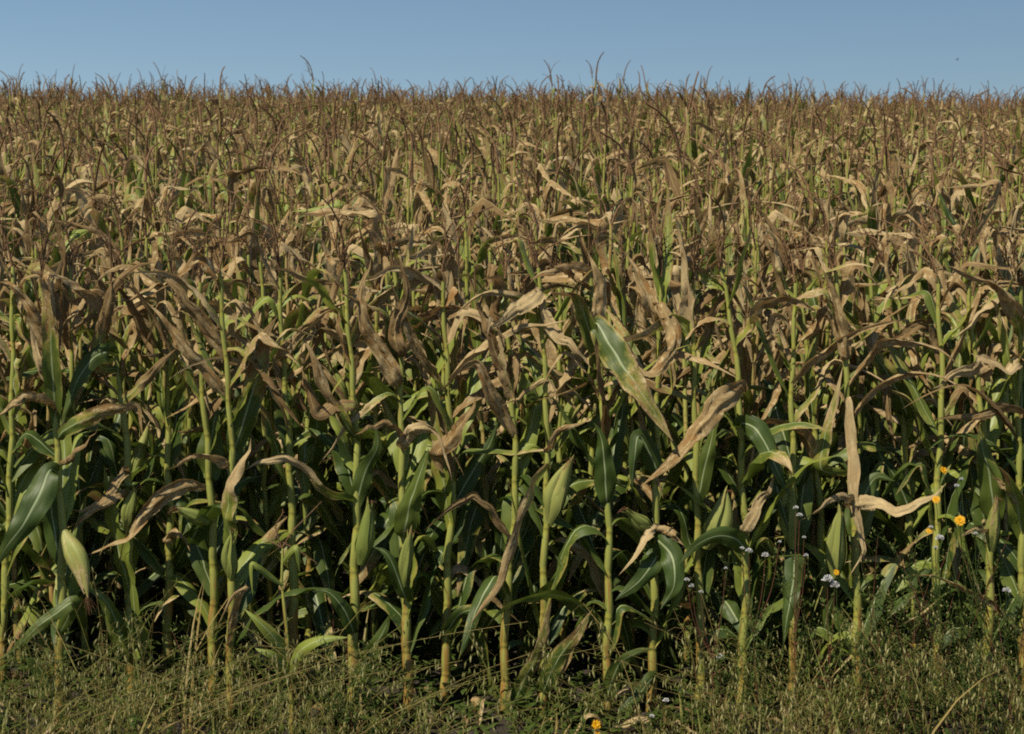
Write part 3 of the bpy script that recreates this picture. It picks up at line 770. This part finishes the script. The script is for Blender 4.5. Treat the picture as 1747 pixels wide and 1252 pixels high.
rngf = np.random.RandomState(21)
NU_H = 7
for key, dep, px, dr, lab in FRONT:
    root = link("maize_plant", None)
    base = W(px[0][0], px[0][1], dep); base[2] = float(ground_z(base[0], dep))
    root.location = base
    ytop = 452 + rngf.rand() * 25
    pp = [q for q in px if q[1] > ytop + 15]; xt = np.interp(ytop, [q[1] for q in px][::-1], [q[0] for q in px][::-1]); px = pp + [(xt, ytop)]
    C = np.array([W(a, b, dep) for a, b in px]); C[0] = base
    C[1:, 1] += np.linspace(0, rngf.normal() * .05, len(C) - 1)
    C = spline(C, 40) - base
    top = C[-1][2]
    sm = MB(); stalk_mesh(sm, C, top_r=.0058, base_r=.0190 * rngf.uniform(.85, 1.12), sides=10, seed=rngf.rand(), dry=dr * .6, rng=rngf)
    sm.build("stalk", M_STALK, root)
    tm = MB(); tassel_mesh(tm, C[-1] - np.array([0, 0, .015]), top, rngf, nbr=7, sides=5); tm.build("tassel", M_TASSEL, root)
    at = lambda z: np.array([np.interp(z, C[:, 2], C[:, 0]), np.interp(z, C[:, 2], C[:, 1]), z])
    used = []; eared = any(e[0] == key for e in EARS)
    for (pk, pts, wpx, d0, d1, fold, tw, lean, yel) in HERO:
        if pk != key: continue
        P = np.array([W(a, b, dep) for a, b in pts])
        b0 = P[0].copy(); zc = b0[2] - base[2] - .02
        ctr = at(zc) + base
        if np.linalg.norm((ctr - b0)[[0, 2]]) < .2 and np.linalg.norm((ctr - b0)[[0, 2]]) > .012: P = np.concatenate([[ctr], P])
        used.append(zc)
        P = spline(P, 44)
        t = np.linspace(0, 1, 44)
        P[:, 1] -= lean * np.sin(np.clip(t * 1.15, 0, 1) * math.pi * .62) * (.6 + .5 * t)
        T = unit(np.gradient(P, axis=0))
        vy = np.array([0, 1.0, 0])
        S = unit(np.cross(T, vy))                        # width direction: across the leaf, facing outwards from the row
        S0 = S
        S = rot_about(S, T, tw * (rngf.choice([-1, 1]) * .5 + 1.6 * (1 / (1 + np.exp(-(t - rngf.uniform(.3, .7)) * 22)) - .5) * rngf.choice([-1, 1])))
        if yel >= .35 and d0 < .3: S = sunny(S0, T, .7)
        hyper = d1 > .75
        mb = MB()
        blade(mb, P - base, wpx / 445.0 * (1.05 if d0 > .55 else 1.05 if hyper else 1.05), S, fold=fold * (.75 if d0 > .55 else 1), ruf=.10, crump=(.16 if d0 > .55 else .12 if hyper else .08), nu=9, seed=rngf.rand(), tapr=(.2 if d0 > .55 else .28), jit=(.03 if d0 > .55 else .012 if hyper else .004), pleat=(.085 if d0 > .55 else .04 if hyper else .012), kink=(.005 if d0 > .55 else .004 if hyper else 0),
              dry=(d0, d1), rag=(.07 if d0 > .55 else .09 if hyper else .03), yel=yel, edge=(.45 if d1 > .3 else .15), rng=rngf, foldvar=(.6 if d0 > .55 else .4), dexp=1.4)
        mb.build("leaf", M_LEAF, root)
    az0 = rngf.choice([0.2, -.2]) + rngf.normal() * .4
    zz = np.concatenate([np.linspace(.28, .98, 12), np.linspace(1.03, top - .08, 10)])
    nadd = 0
    for i, z in enumerate(zz):
        if key in ('p3', 'p7', 'p8') and z < .75: continue
        if any(abs(z - q) < .05 for q in used) and rngf.rand() < .7: continue
        side = (i % 2) * math.pi
        az = az0 + side + rngf.normal() * .4
        if math.sin(az) < -.3 and z < .6 * top and rngf.rand() < .75: az = -az
        if eared and .35 < z < 1.15:
            if rngf.rand() < .45: continue
            az = abs(math.remainder(az, 2 * math.pi)) * .6 + .6
        mb = MB(); free_leaf(mb, at(z), az, z, top, rngf, n=26, nu=7); mb.build("leaf", M_LEAF, root); nadd += 1
    for (pk, b, tpt, wpx, d, yl) in EARS:
        if pk != key: continue
        B = W(*b, dep - .05) - base; Tp = W(*tpt, dep - .11) - base
        hm, sk = ear_meshes(B, Tp, wpx / 445.0, rngf, dry=d, yel=yl)
        e = hm.build("ear", M_HUSK, root); sk.build("silk", M_SILK, e)
    tag(root, lab, "maize plant", "maize plants of the front row")

# single features on plants standing behind the front row
def feature_plant(label, dep, px, leaves, tass=None, H_extra=0):
    root = link("maize_plant", None)
    x0 = W(px[0][0], px[0][1], dep)[0]
    base = np.array([x0, dep, float(ground_z(x0, dep))]); root.location = base
    C = [base] + [W(a, b, dep) for a, b in px]
    C = spline(C, 30) - base
    sm = MB(); stalk_mesh(sm, C, sides=8, base_r=.013, seed=rngf.rand(), dry=.3); sm.build("stalk", M_STALK, root)
    tm = MB(); tassel_mesh(tm, C[-1] - np.array([0, 0, .015]), 1, rngf, nbr=(5 if tass is None else 3), lod=(0 if tass is None else 1), sides=5, lean=tass, scale=(1 if tass is None else 1.35)); tm.build("tassel", M_TASSEL, root)
    sc_ = FPX / dep
    for (pts, wpx, d0, d1, fold, yel) in leaves:
        P = spline(np.array([W(a, b, dep) for a, b in pts]), 20); t = np.linspace(0, 1, 20)
        P[:, 1] -= .1 * np.sin(t * 2)
        T = unit(np.gradient(P, axis=0)); S = unit(np.cross(T, np.array([0, 1.0, 0])))
        S = rot_about(S, T, .4 + .4 * smooth_noise(t, rngf, 2, 5))
        mb = MB(); blade(mb, P - base, wpx / sc_, S, fold=fold, ruf=.1, crump=.4, nu=7, seed=rngf.rand(), dry=(d0, d1), yel=yel, rng=rngf)
        mb.build("leaf", M_LEAF, root)
    top = C[-1][2]
    for i, z in enumerate(np.linspace(.4, top - .1, 9)):
        q = np.array([np.interp(z, C[:, 2], C[:, k]) for k in range(3)])
        mb = MB(); free_leaf(mb, q, i * math.pi + rngf.normal() * .5, z, top, rngf); mb.build("leaf", M_LEAF, root)
    tag(root, label, "maize plant", "maize plants standing out of the field")

feature_plant("maize plant with one wide upright tan leaf speckled brown, alone above the near rows", 7.3, [(752,760),(760,600),(756,480),(760,400)],
    [([(752,482),(768,440),(771,395),(756,348)], 27, .9, 1.1, .35, .2)])
feature_plant("maize plant holding out one long level cream leaf with a folded end", 7.9, [(1425,700),(1430,520),(1428,400)],
    [([(1430,388),(1470,378),(1530,368),(1560,352),(1580,350)], 18, 1, 1.2, .7, .2)])
feature_plant("maize plant with a sagging lime green leaf bent like a hook", 8.6, [(595,620),(596,480),(592,400)],
    [([(592,402),(600,366),(584,350),(548,358),(500,362)], 15, -.3, .1, .5, 1.0), ([(596,480),(560,420),(530,395),(500,380)], 20, -.2, .2, .4, .4)])
feature_plant("maize plant with a glossy dark green leaf slanting beside bleached dry ones", 8.0, [(1645,700),(1655,540),(1655,420)],
    [([(1652,418),(1630,395),(1608,362),(1590,325)], 20, -.3, .1, .4, .1), ([(1655,420),(1700,318),(1660,318),(1600,323)], 13, .5, 1, .6, .8)])
feature_plant("tallest maize tassel on the skyline, standing well clear of its neighbours", 22.0, [(536,230),(535,180),(534,134)], [], tass=(-.12, 0))
feature_plant("maize plant with a forked tassel breaking the skyline, second in height", 20.0, [(944,230),(943,195),(942,146)], [], tass=(-.1, 0))

# young shoot with its small tassel in front of the row
def young_shoot():
    dep = 5.55; root = link("maize_shoot", None)
    px = [(500,1265),(492,1120),(486,1060),(483,1000),(481,930)]
    base = W(*px[0], dep); base[2] = 0; root.location = base
    C = np.array([W(a, b, dep) for a, b in px]); C[0] = base; C = spline(C, 24) - base
    sm = MB(); stalk_mesh(sm, C, top_r=.0025, base_r=.008, sides=8, seed=.3, dry=-.3); sm.build("stalk", M_STALK, root)
    for pts, wpx, y in (([(492,1125),(470,1080),(445,1050),(422,1032)], 26, .8), ([(494,1135),(520,1100),(555,1082),(600,1080)], 24, .85), ([(484,1000),(462,978),(447,962),(434,958),(436,1010)], 12, .9),
                        ([(482,960),(497,938),(512,930),(516,975)], 14, .8), ([(495,1150),(470,1110),(440,1098)], 24, .7), ([(497,1160),(505,1130),(515,1100)], 20, .6)):
        P = spline(np.array([W(a, b, dep) for a, b in pts]), 20); t = np.linspace(0, 1, 20); P[:, 1] -= .08 * np.sin(t * 2.2)
        T = unit(np.gradient(P, axis=0)); S = sunny(unit(np.cross(T, np.array([0, 1.0, 0]))), T, .6)
        mb = MB(); blade(mb, P - base, wpx / 465, S, fold=.5, ruf=.05, crump=.05, nu=7, seed=rngf.rand(), dry=(-.4, -.2), yel=y, edge=.0, rng=rngf, foldvar=.2)
        mb.build("leaf", M_LEAF, root)
    tm = MB()
    for pts in ([(481,935),(500,905),(525,880),(548,856)], [(481,935),(470,900),(480,880),(483,868)], [(482,935),(465,925),(452,925)], [(482,925),(510,940),(540,960)]):
        P = spline(np.array([W(a, b, dep) for a, b in pts]), 10) - base
        tube(tm, P, np.linspace(.0028, .0012, 10), 5, rngf.rand())
        for q in np.linspace(.2, 1, 14):
            c = P[int(q * 9)] + rngf.normal(size=3) * .003; d = unit(rngf.normal(size=3))
            tube(tm, [c - d * .005, c, c + d * .006], [.0004, .002, .0003], 4, rngf.rand())
    tm.build("tassel", M_TASSEL, root)
    tag(root, "small young maize shoot with lime green leaves and a thin brown tassel before the stalks", "maize shoot")
young_shoot()

# ------------------------------------------------------------------ weeds of the verge
def spikelet(mb, c, d, L, r, seed, m=1):
    d = unit(d); tube(mb, [c, c + d * L * .35, c + d * L * .7, c + d * L], [.0005, r, r * .8, .0003], 4, seed, m=m)

def oat_plant(mb, x, y, z0, h, rng, lean, nsp=14, stem_m=0, sp_m=1):
    t = np.linspace(0, 1, 9); a = rng.rand() * 6.28
    P = np.stack([x + lean[0] * h * t ** 1.6, y + lean[1] * h * t ** 1.6, z0 + h * (t - .12 * t ** 3)], -1)
    tube(mb, P, .0019 - .0010 * t, 3, rng.rand(), m=stem_m)
    for k in range(nsp):
        q = rng.uniform(.6, 1); c = np.array([np.interp(q, t, P[:, i]) for i in range(3)])
        az = rng.rand() * 6.28; l = rng.uniform(.02, .07) * (1.3 - q * .5)
        e = c + np.array([math.cos(az) * l, math.sin(az) * l, l * rng.uniform(-.3, .7)])
        tube(mb, [c, (c + e) / 2 + np.array([0, 0, .006]), e], [.0005, .0004, .0004], 3, rng.rand(), m=stem_m)
        spikelet(mb, e, np.array([rng.normal() * .25, rng.normal() * .25, -1]), rng.uniform(.018, .032), rng.uniform(.0022, .0038), rng.rand(), sp_m)

def grass_height(px):
    """Height (m) of the weeds across the picture."""
    xs = [0, 90, 150, 220, 330, 420, 500, 600, 700, 800, 900, 960, 1050, 1120, 1200, 1350, 1500, 1600, 1747]
    hs = [.38, .26, .50, .50, .38, .22, .42, .24, .15, .16, .15, .22, .09, .11, .26, .38, .32, .38, .44]
    return np.interp(px, xs, hs)

def build_grass():
    rng = np.random.RandomState(31); mb = MB()
    for k in range(3000):
        d = 4.5 + 1.5 * rng.rand() ** .9; tall = k % 3 == 0
        px = rng.uniform(-260, 2000); x = (px - PW / 2) / FPX * d
        cl = .5 + .5 * math.sin(x * 5.1 + 2 * math.sin(d * 5)) * math.sin(d * 9 + 1.7 * x)
        if rng.rand() > .12 + .9 * cl ** 1.7: continue
        hh = grass_height(px) * (rng.uniform(.75, 1.7) * (.5 + .55 * cl) if tall else rng.uniform(.25, .7) * (.45 + .5 * cl))
        z0 = float(ground_z(x, d))
        r = rng.rand()
        if r < (.55 if tall else .8):   # blade
            az = rng.rand() * 6.28; t = np.linspace(0, 1, 7); l = hh * rng.uniform(1.1, 1.6)
            th = rng.uniform(.05, .8) + rng.uniform(.1, 1.7) * t ** 1.5
            D = np.stack([np.sin(th) * np.cos(az), np.sin(th) * np.sin(az), np.cos(th)], -1)
            P = np.array([x, d, z0]) + np.concatenate([[np.zeros(3)], np.cumsum(D[:-1] * l / 6, axis=0)])
            S = np.tile(np.array([-math.sin(az), math.cos(az), 0.0]), (7, 1))
            blade(mb, P, rng.uniform(.005, .014), S, fold=.6, ruf=0, nu=3, seed=rng.rand(), rng=rng)
        else:
            oat_plant(mb, x, d, z0, hh, rng, (rng.normal() * .5, rng.normal() * .3), nsp=rng.randint(3, 11))
    for k in range(300):                                  # long thin culms leaning across the stalks
        d = rng.uniform(4.8, 5.7); px = rng.choice([rng.uniform(-200, 700), rng.uniform(-200, 1900), rng.uniform(1150, 1950)]); x = (px - PW / 2) / FPX * d
        oat_plant(mb, x, d, float(ground_z(x, d)), rng.uniform(.3, .62) * (.45 + 1.1 * grass_height(px)), rng, (rng.normal() * .9, rng.normal() * .2), nsp=rng.randint(5, 16))
    o = mb.build("wild_grass", [M_GRASS, M_OAT])
    tag(o, "tangled wild oat grass with pale drooping seeds at the foot of the maize", "grass", kind="stuff")
    # low leafy weeds
    mb = MB()
    for k in range(2300):
        d = rng.uniform(4.5, 6.0) if k < 450 else rng.uniform(5.7, 7.6); px = rng.uniform(-260, 2000); x = (px - PW / 2) / FPX * d; z0 = float(ground_z(x, d))
        h = .04 + .16 * rng.rand() ** 2 + .25 * grass_height(px) * rng.rand(); a = rng.normal(size=2) * .2
        t = np.linspace(0, 1, 6)
        P = np.stack([x + a[0] * t * h, d + a[1] * t * h, z0 + h * t], -1)
        tube(mb, P, .0012, 3, rng.rand())
        for q in range(rng.randint(6, 14)):
            c = np.array([np.interp(rng.uniform(.2, 1), t, P[:, i]) for i in range(3)])
            az = rng.rand() * 6.28; l = rng.uniform(.02, .075)
            e = np.array([math.cos(az), math.sin(az), rng.uniform(-.2, .6)])
            tt = np.linspace(0, 1, 4)[:, None]
            S = np.tile(np.array([-math.sin(az), math.cos(az), 0.0]), (4, 1))
            blade(mb, c + unit(e) * l * tt + np.array([0, 0, -.2]) * l * tt ** 2, l * rng.uniform(.25, .5), S, fold=.5, ruf=0, nu=3, seed=rng.rand(), rng=rng)
    for k in range(110):                                  # tall thin branching weeds, thickest towards the right
        px = 1150 + 650 * rng.rand() ** .8 if k < 90 else rng.uniform(-100, 700)
        d = rng.uniform(5.1, 5.65); x = (px - PW / 2) / FPX * d; h = rng.uniform(.35, .85) if k < 90 else rng.uniform(.3, .5)
        z0 = float(ground_z(x, d)); t = np.linspace(0, 1, 9); a = rng.normal(size=2) * .22
        P = np.stack([x + a[0] * h * t ** 1.5, d + a[1] * h * t, z0 + h * t], -1)
        tube(mb, P, .0017 - .0009 * t, 4, rng.rand(), m=rng.randint(0, 2))
        for q in range(rng.randint(8, 18)):
            f = rng.uniform(.3, 1); c = np.array([np.interp(f, t, P[:, i]) for i in range(3)]); az = rng.rand() * 6.28; l = rng.uniform(.04, .14) * (1.2 - f * .6)
            e = c + np.array([math.cos(az) * l * .7, math.sin(az) * l * .7, l * .8])
            tube(mb, spline([c, (c + e) / 2 + np.array([math.cos(az), math.sin(az), 0]) * l * .15, e], 5), .0007, 3, rng.rand())
            for w_ in range(3):
                b = c + (e - c) * rng.rand(); az2 = rng.rand() * 6.28; ll = rng.uniform(.012, .035); tt = np.linspace(0, 1, 4)[:, None]
                S = np.tile(np.array([-math.sin(az2), math.cos(az2), 0.0]), (4, 1))
                blade(mb, b + unit(np.array([math.cos(az2), math.sin(az2), .4])) * ll * tt, ll * .3, S, fold=.5, ruf=0, nu=3, seed=rng.rand(), rng=rng)
            tube(mb, [e, e + [0, 0, .004], e + [0, 0, .009]], [.0006, .0026, .0008], 5, rng.rand(), m=2)
    o = mb.build("weeds", [M_HERB, M_RED, M_OAT])
    tag(o, "low green leafy weeds growing through the grass on the verge", "weeds", kind="stuff")
build_grass()

def build_litter():
    rng = np.random.RandomState(8); mb = MB()
    for k in range(160):
        d = rng.uniform(5.6, 7.5); x = rng.uniform(-2.6, 2.6); z0 = float(ground_z(x, d)) + .015
        az = rng.rand() * 6.28; l = rng.uniform(.06, .3); t = np.linspace(0, 1, 9)
        P = np.stack([x + l * t * math.cos(az), d + l * t * math.sin(az), z0 + rng.uniform(0, .10) * np.sin(t * 3) + .012 * smooth_noise(t, rng, 2, 8)], -1)
        S = rot_about(np.tile(np.array([-math.sin(az), math.cos(az), 0.0]), (9, 1)), unit(np.gradient(P, axis=0)), rng.normal() * .7 + t * 0)
        blade(mb, P, rng.uniform(.02, .055), S, fold=.6, crump=.3, nu=5, seed=rng.rand(), dry=(1, 1.3), yel=0, rng=rng, jit=.04, pleat=.06, rag=.15)
    o = mb.build("leaf_litter", M_LEAF)
    tag(o, "scraps of fallen brown maize leaf on the soil between the stalks", "leaf litter", kind="stuff")
build_litter()

# tall single grass stems that cross the stalks
TALL = [((95,1262),(70,1130),(25,1000)), ((75,1262),(60,1150),(35,1060)), ((160,1255),(120,1170),(30,1050)), ((420,1240),(330,1160),(130,1080)),
        ((640,1250),(560,1180),(420,1060)), ((560,1250),(500,1150),(400,1075)), ((760,1250),(690,1150),(600,1080)), ((700,1240),(560,1130),(440,1105)),
        ((880,1250),(820,1130),(790,1080)), ((1200,1240),(1180,1120),(1145,1030)), ((1100,1250),(1060,1130),(1000,1050)), ((1380,1240),(1300,1150),(1200,1120)),
        ((1560,1240),(1510,1130),(1440,1040)), ((1480,1250),(1520,1120),(1500,1050)), ((1700,1240),(1640,1100),(1560,1020)), ((1640,1250),(1600,1130),(1500,1060)),
        ((1300,1240),(1240,1140),(1190,1000)), ((1745,1250),(1720,1150),(1680,1080)), ((230,1250),(270,1160),(340,1100)), ((960,1245),(940,1140),(900,1090))]
TALL_W = ["bent towards the picture's corner, tallest of the stems there", "short, beside the tallest stem by the corner", "long and pale, leaning in front of the orange tinged stalk", "sagging low over the grass clump",
  "slanting up beside the young shoot's spread leaf", "crossing the foot of the young shoot", "arching over the roots of the thick stalk with twisted leaves", "almost lying, over the dark gap beside the young shoot",
  "below the tent-shaped dry leaves", "reaching the stalk with the withered brown flap", "between the straight bright stalk and its neighbour", "leaning level towards the arching green leaf",
  "rising to the dry-topped plant", "curved, left of the yellow flowers", "in front of the short stalk under the yellow flowers", "slanting across the dark gap near the yellow flowers",
  "with white drooping seeds beside the fat smooth ear's stalk", "near the rusty edge stalk", "by the bare slim stalk's foot", "by the stalk with the snapped yellow stub"]
for (pts, words) in zip(TALL, TALL_W):
    dep = rngf.uniform(4.9, 5.4); root = link("wild_oat", None)
    P = np.array([W(a, b, dep) for a, b in pts]); P = np.concatenate([[P[0] + (P[0] - P[1]) * .6], P])
    P[0][2] = 0; base = P[0].copy(); root.location = base
    Q = spline(P, 22) - base; Q[:, 1] += np.linspace(0, rngf.normal() * .1, 22)
    mb = MB(); tube(mb, Q, np.linspace(.0025, .0009, 22), 5, rngf.rand()); mb.build("stem", M_GRASS, root)
    mb = MB(); tt = np.linspace(0, 1, 22)
    for k in range(26):
        q = rngf.uniform(.5, 1); c = np.array([np.interp(q, tt, Q[:, i]) for i in range(3)])
        az = rngf.rand() * 6.28; l = rngf.uniform(.02, .07)
        e = c + np.array([math.cos(az) * l, math.sin(az) * l, -l * rngf.uniform(0, .8)])
        tube(mb, [c, (c + e) / 2 + np.array([0, 0, .008]), e], [.0006, .0005, .0005], 3, rngf.rand(), m=1)
        spikelet(mb, e, np.array([rngf.normal() * .2, rngf.normal() * .2, -1]), rngf.uniform(.022, .033), .0036, rngf.rand(), 0)
    mb.build("seed_head", [M_OAT, M_GRASS], root)
    tag(root, "thin wild oat stem, " + words, "wild oat", "tall wild oat stems")

# flowers
def petal_head(c, r, nrm, rng):
    mb = MB(); nrm = unit(np.asarray(nrm, float)); A = unit(np.cross(nrm, [0.1, .2, 1])); B = np.cross(nrm, A)
    for ring, (rr, n, up) in enumerate(((1.0, 16, .15), (.72, 13, .45), (.45, 9, .8))):
        for k in range(n):
            a = 6.283 * k / n + rng.normal() * .08; d = A * math.cos(a) + B * math.sin(a); s_ = -A * math.sin(a) + B * math.cos(a)
            t = np.linspace(0, 1, 5)[:, None]; l = r * rr * rng.uniform(.85, 1.1)
            P = c + d * l * (.1 + .9 * t) + nrm * (up * r * .5 * t * (1 - .3 * t))
            wv = np.array([.5, .9, 1, .95, .6])[:, None] * r * .17
            V = np.stack([P - s_ * wv, P + nrm * r * .03, P + s_ * wv], 1)
            L = np.zeros((5, 3, 3)); L[..., 1] = t * .05; L[..., 2] = rng.rand()
            mb.grid(V, L, L * 0)
    return mb

def fluff_head(c, r, rng, n=90):
    mb = MB()
    for k in range(n):
        d = unit(rng.normal(size=3)); d[2] = abs(d[2]) * .9 + d[2] * .1; d = unit(d); s_ = unit(np.cross(d, rng.normal(size=3)))
        l = r * rng.uniform(.7, 1.05); e = c + d * l
        t = np.array([0, .55, 1])[:, None]; P = c + d * l * t
        wv = np.array([.02, .05, .16])[:, None] * r
        V = np.stack([P - s_ * wv, P + s_ * wv], 1); L = np.zeros((3, 2, 3)); L[..., 2] = rng.rand()
        mb.grid(V, L, L * 0)
    return mb

def flower_plant(name, dep, foot, heads, matstem, kind, label, cat, group, calyx=True):
    root = link(name, None); rng = rngf
    base = W(foot[0], 1262, dep); base[2] = float(ground_z(base[0], dep)); root.location = base
    sm = MB()
    fork = W(foot[0] + rng.normal() * 4, foot[1], dep) - base
    tt = np.linspace(0, 1, 10)
    main = spline([np.zeros(3), fork * .5 + np.array([rng.normal() * .008, 0, 0]), fork], 12)
    tube(sm, main, np.linspace(.003, .002, 12), 5, rng.rand())
    for k in range(5):                                    # narrow stem leaves
        c = main[rng.randint(2, 12)]; az = rng.rand() * 6.28; l = rng.uniform(.04, .09); t = np.linspace(0, 1, 6)[:, None]
        e = np.array([math.cos(az), math.sin(az), .7]); S = np.tile(np.array([-math.sin(az), math.cos(az), 0.0]), (6, 1))
        blade(sm, c + unit(e) * l * t - np.array([0, 0, .4]) * l * t ** 2, l * .2, S, fold=.5, ruf=.1, nu=3, seed=rng.rand(), rng=rng)
    hs = []
    for (hx, hy, rpx) in heads:
        e = W(hx, hy, dep - .03) - base
        tube(sm, spline([fork, (fork + e) / 2 + np.array([(e - fork)[0] * .2, 0, -.01]), e], 10), np.linspace(.0017, .001, 10), 4, rng.rand())
        hs.append((e, .85 * rpx / (FPX / dep)))
    sm.build("stem", matstem, root)
    for e, r in hs:
        if kind == 'yellow':
            f = petal_head(e, r, (rng.normal() * .4, -1, .6), rng).build("flower_head", M_YELLOW, root)
        else:
            f = fluff_head(e, r, rng).build("seed_head", M_WHITE, root)
        cm = MB(); nn = np.array([0, .35, -.8]) if kind == 'yellow' else np.array([0, 0, -1.0])
        tube(cm, [e + nn * r * .9, e + nn * r * .6, e + nn * r * .2, e - nn * r * .05], [r * .1, r * .3, r * .34, r * .3], 8, rng.rand())
        cm.build("calyx", M_HERB, f)
    tag(root, label, cat, group)

G1, G2 = "yellow wildflowers in the verge", "white seed heads in the verge"
flower_plant("yellow_wildflower", 5.35, (1688,1120), [(1638,888,11)], M_HERB, 'yellow', "yellow wildflower with the largest single open head on a tall bare stem", "wildflower", G1)
flower_plant("yellow_wildflower", 5.40, (1640,1010), [(1610,802,8),(1597,852,8)], M_HERB, 'yellow', "yellow wildflower with two side-facing heads above the level dry leaf's tip", "wildflower", G1)
flower_plant("yellow_wildflower", 5.38, (1630,1060), [(1585,906,6)], M_HERB, 'yellow', "yellow wildflower with a small withering head among white seed fluff", "wildflower", G1)
flower_plant("yellow_wildflower", 5.40, (1440,1100), [(1427,976,6)], M_HERB, 'yellow', "yellow wildflower half hidden just above the ragged white seed head", "wildflower", G1)
flower_plant("yellow_wildflower", 5.30, (1018,1255), [(1017,1236,10),(1019,1252,7)], M_HERB, 'yellow', "low orange yellow wildflower pair at the foot of the straight bright stalk", "wildflower", G1)
flower_plant("yellow_wildflower", 5.35, (1563,1180), [(1560,1101,4)], M_HERB, 'yellow', "tiny lemon yellow bud on a low stem below the dark gap", "wildflower", G1)
flower_plant("fluffy_weed", 5.25, (1232,1200), [(1229,1122,9)], M_RED, 'w', "low weed with one round white fluffy head beside the fat ear's stalk", "weed", G2)
flower_plant("fluffy_weed", 5.30, (1722,1120), [(1717,1009,9)], M_HERB, 'w', "weed with a single smooth white head near the rusty edge stalk", "weed", G2)
flower_plant("fluffy_weed", 5.35, (1290,1080), [(1266,936,5),(1278,941,8),(1306,948,8),(1330,925,4)], M_RED, 'w', "red stemmed weed with a bunch of small white heads before the wide tan leaf's plant", "weed", G2)
flower_plant("fluffy_weed", 5.35, (1362,1080), [(1358,867,6),(1364,880,7),(1372,917,4),(1375,948,5)], M_RED, 'w', "red stemmed weed with white heads spread up the narrow upright ear", "weed", G2)
flower_plant("fluffy_weed", 5.30, (1412,1130), [(1412,990,12),(1424,1000,11)], M_RED, 'w', "weed with a large ragged silvery seed head opening out", "weed", G2)
flower_plant("fluffy_weed", 5.38, (1610,1060), [(1603,919,9),(1588,900,5),(1596,935,5)], M_HERB, 'w', "weed with white fluff right below the two side-facing yellow heads", "weed", G2)
flower_plant("fluffy_weed", 5.40, (1668,1050), [(1664,911,5),(1632,830,6),(1640,818,5)], M_HERB, 'w', "weed with faded grey tufts beside the largest yellow flower", "weed", G2)
flower_plant("fluffy_weed", 5.20, (1115,1250), [(1136,1196,7),(1112,1223,6)], M_HERB, 'w', "lowest weed with two white tufts at the foot of the thick stalk", "weed", G2)
flower_plant("fluffy_weed", 5.38, (1215,1120), [(1172,990,6),(1180,1000,6),(1196,1010,5),(1238,970,4)], M_RED, 'w', "dark stemmed weed with drooping cream seeds beside the fat ear's stalk", "weed", G2)

# ------------------------------------------------------------------ the bird
def bird():
    c = W(1633, 102, 230.0); root = link("bird", None); root.location = c
    mb = MB(); t = np.linspace(0, 1, 9)
    prof = np.array([.01, .045, .06, .07, .075, .065, .045, .03, .012])
    P = np.stack([-.18 + .38 * t, 0 * t, .03 * np.sin(t * 3)], -1)
    tube(mb, P, prof, 8, .5)
    tail = np.stack([P[:2] * [1.9, 1, 1] + [0, -.04, 0], P[:2] * [1.0, 1, 1] + [0, 0, 0.005], P[:2] * [1.9, 1, 1] + [0, .04, 0]], 1)
    mb.grid(tail, tail * 0, tail * 0)
    mb.build("body", M_BIRD, root)
    for s_ in (-1, 1):
        wb = MB(); q = np.linspace(0, 1, 8)
        ch = np.array([.12, .15, .15, .13, .11, .09, .06, .015])
        Q = np.stack([.03 - .10 * q ** 2, s_ * (.04 + .36 * q), .05 + .16 * np.sin(q * 2.2)], -1)
        V = np.stack([Q + np.stack([ch * .4, 0 * q, 0 * q], -1), Q + [0, 0, .012], Q - np.stack([ch * .6, 0 * q, 0 * q], -1), Q - [0, 0, .008]], 1)
        wb.grid(V, V * 0, V * 0, wrap=True); wb.build("wing", M_BIRD, root)
    root.rotation_euler = (0, .1, .4)
    tag(root, "tiny dark bird flying alone in the blue sky", "bird")
bird()
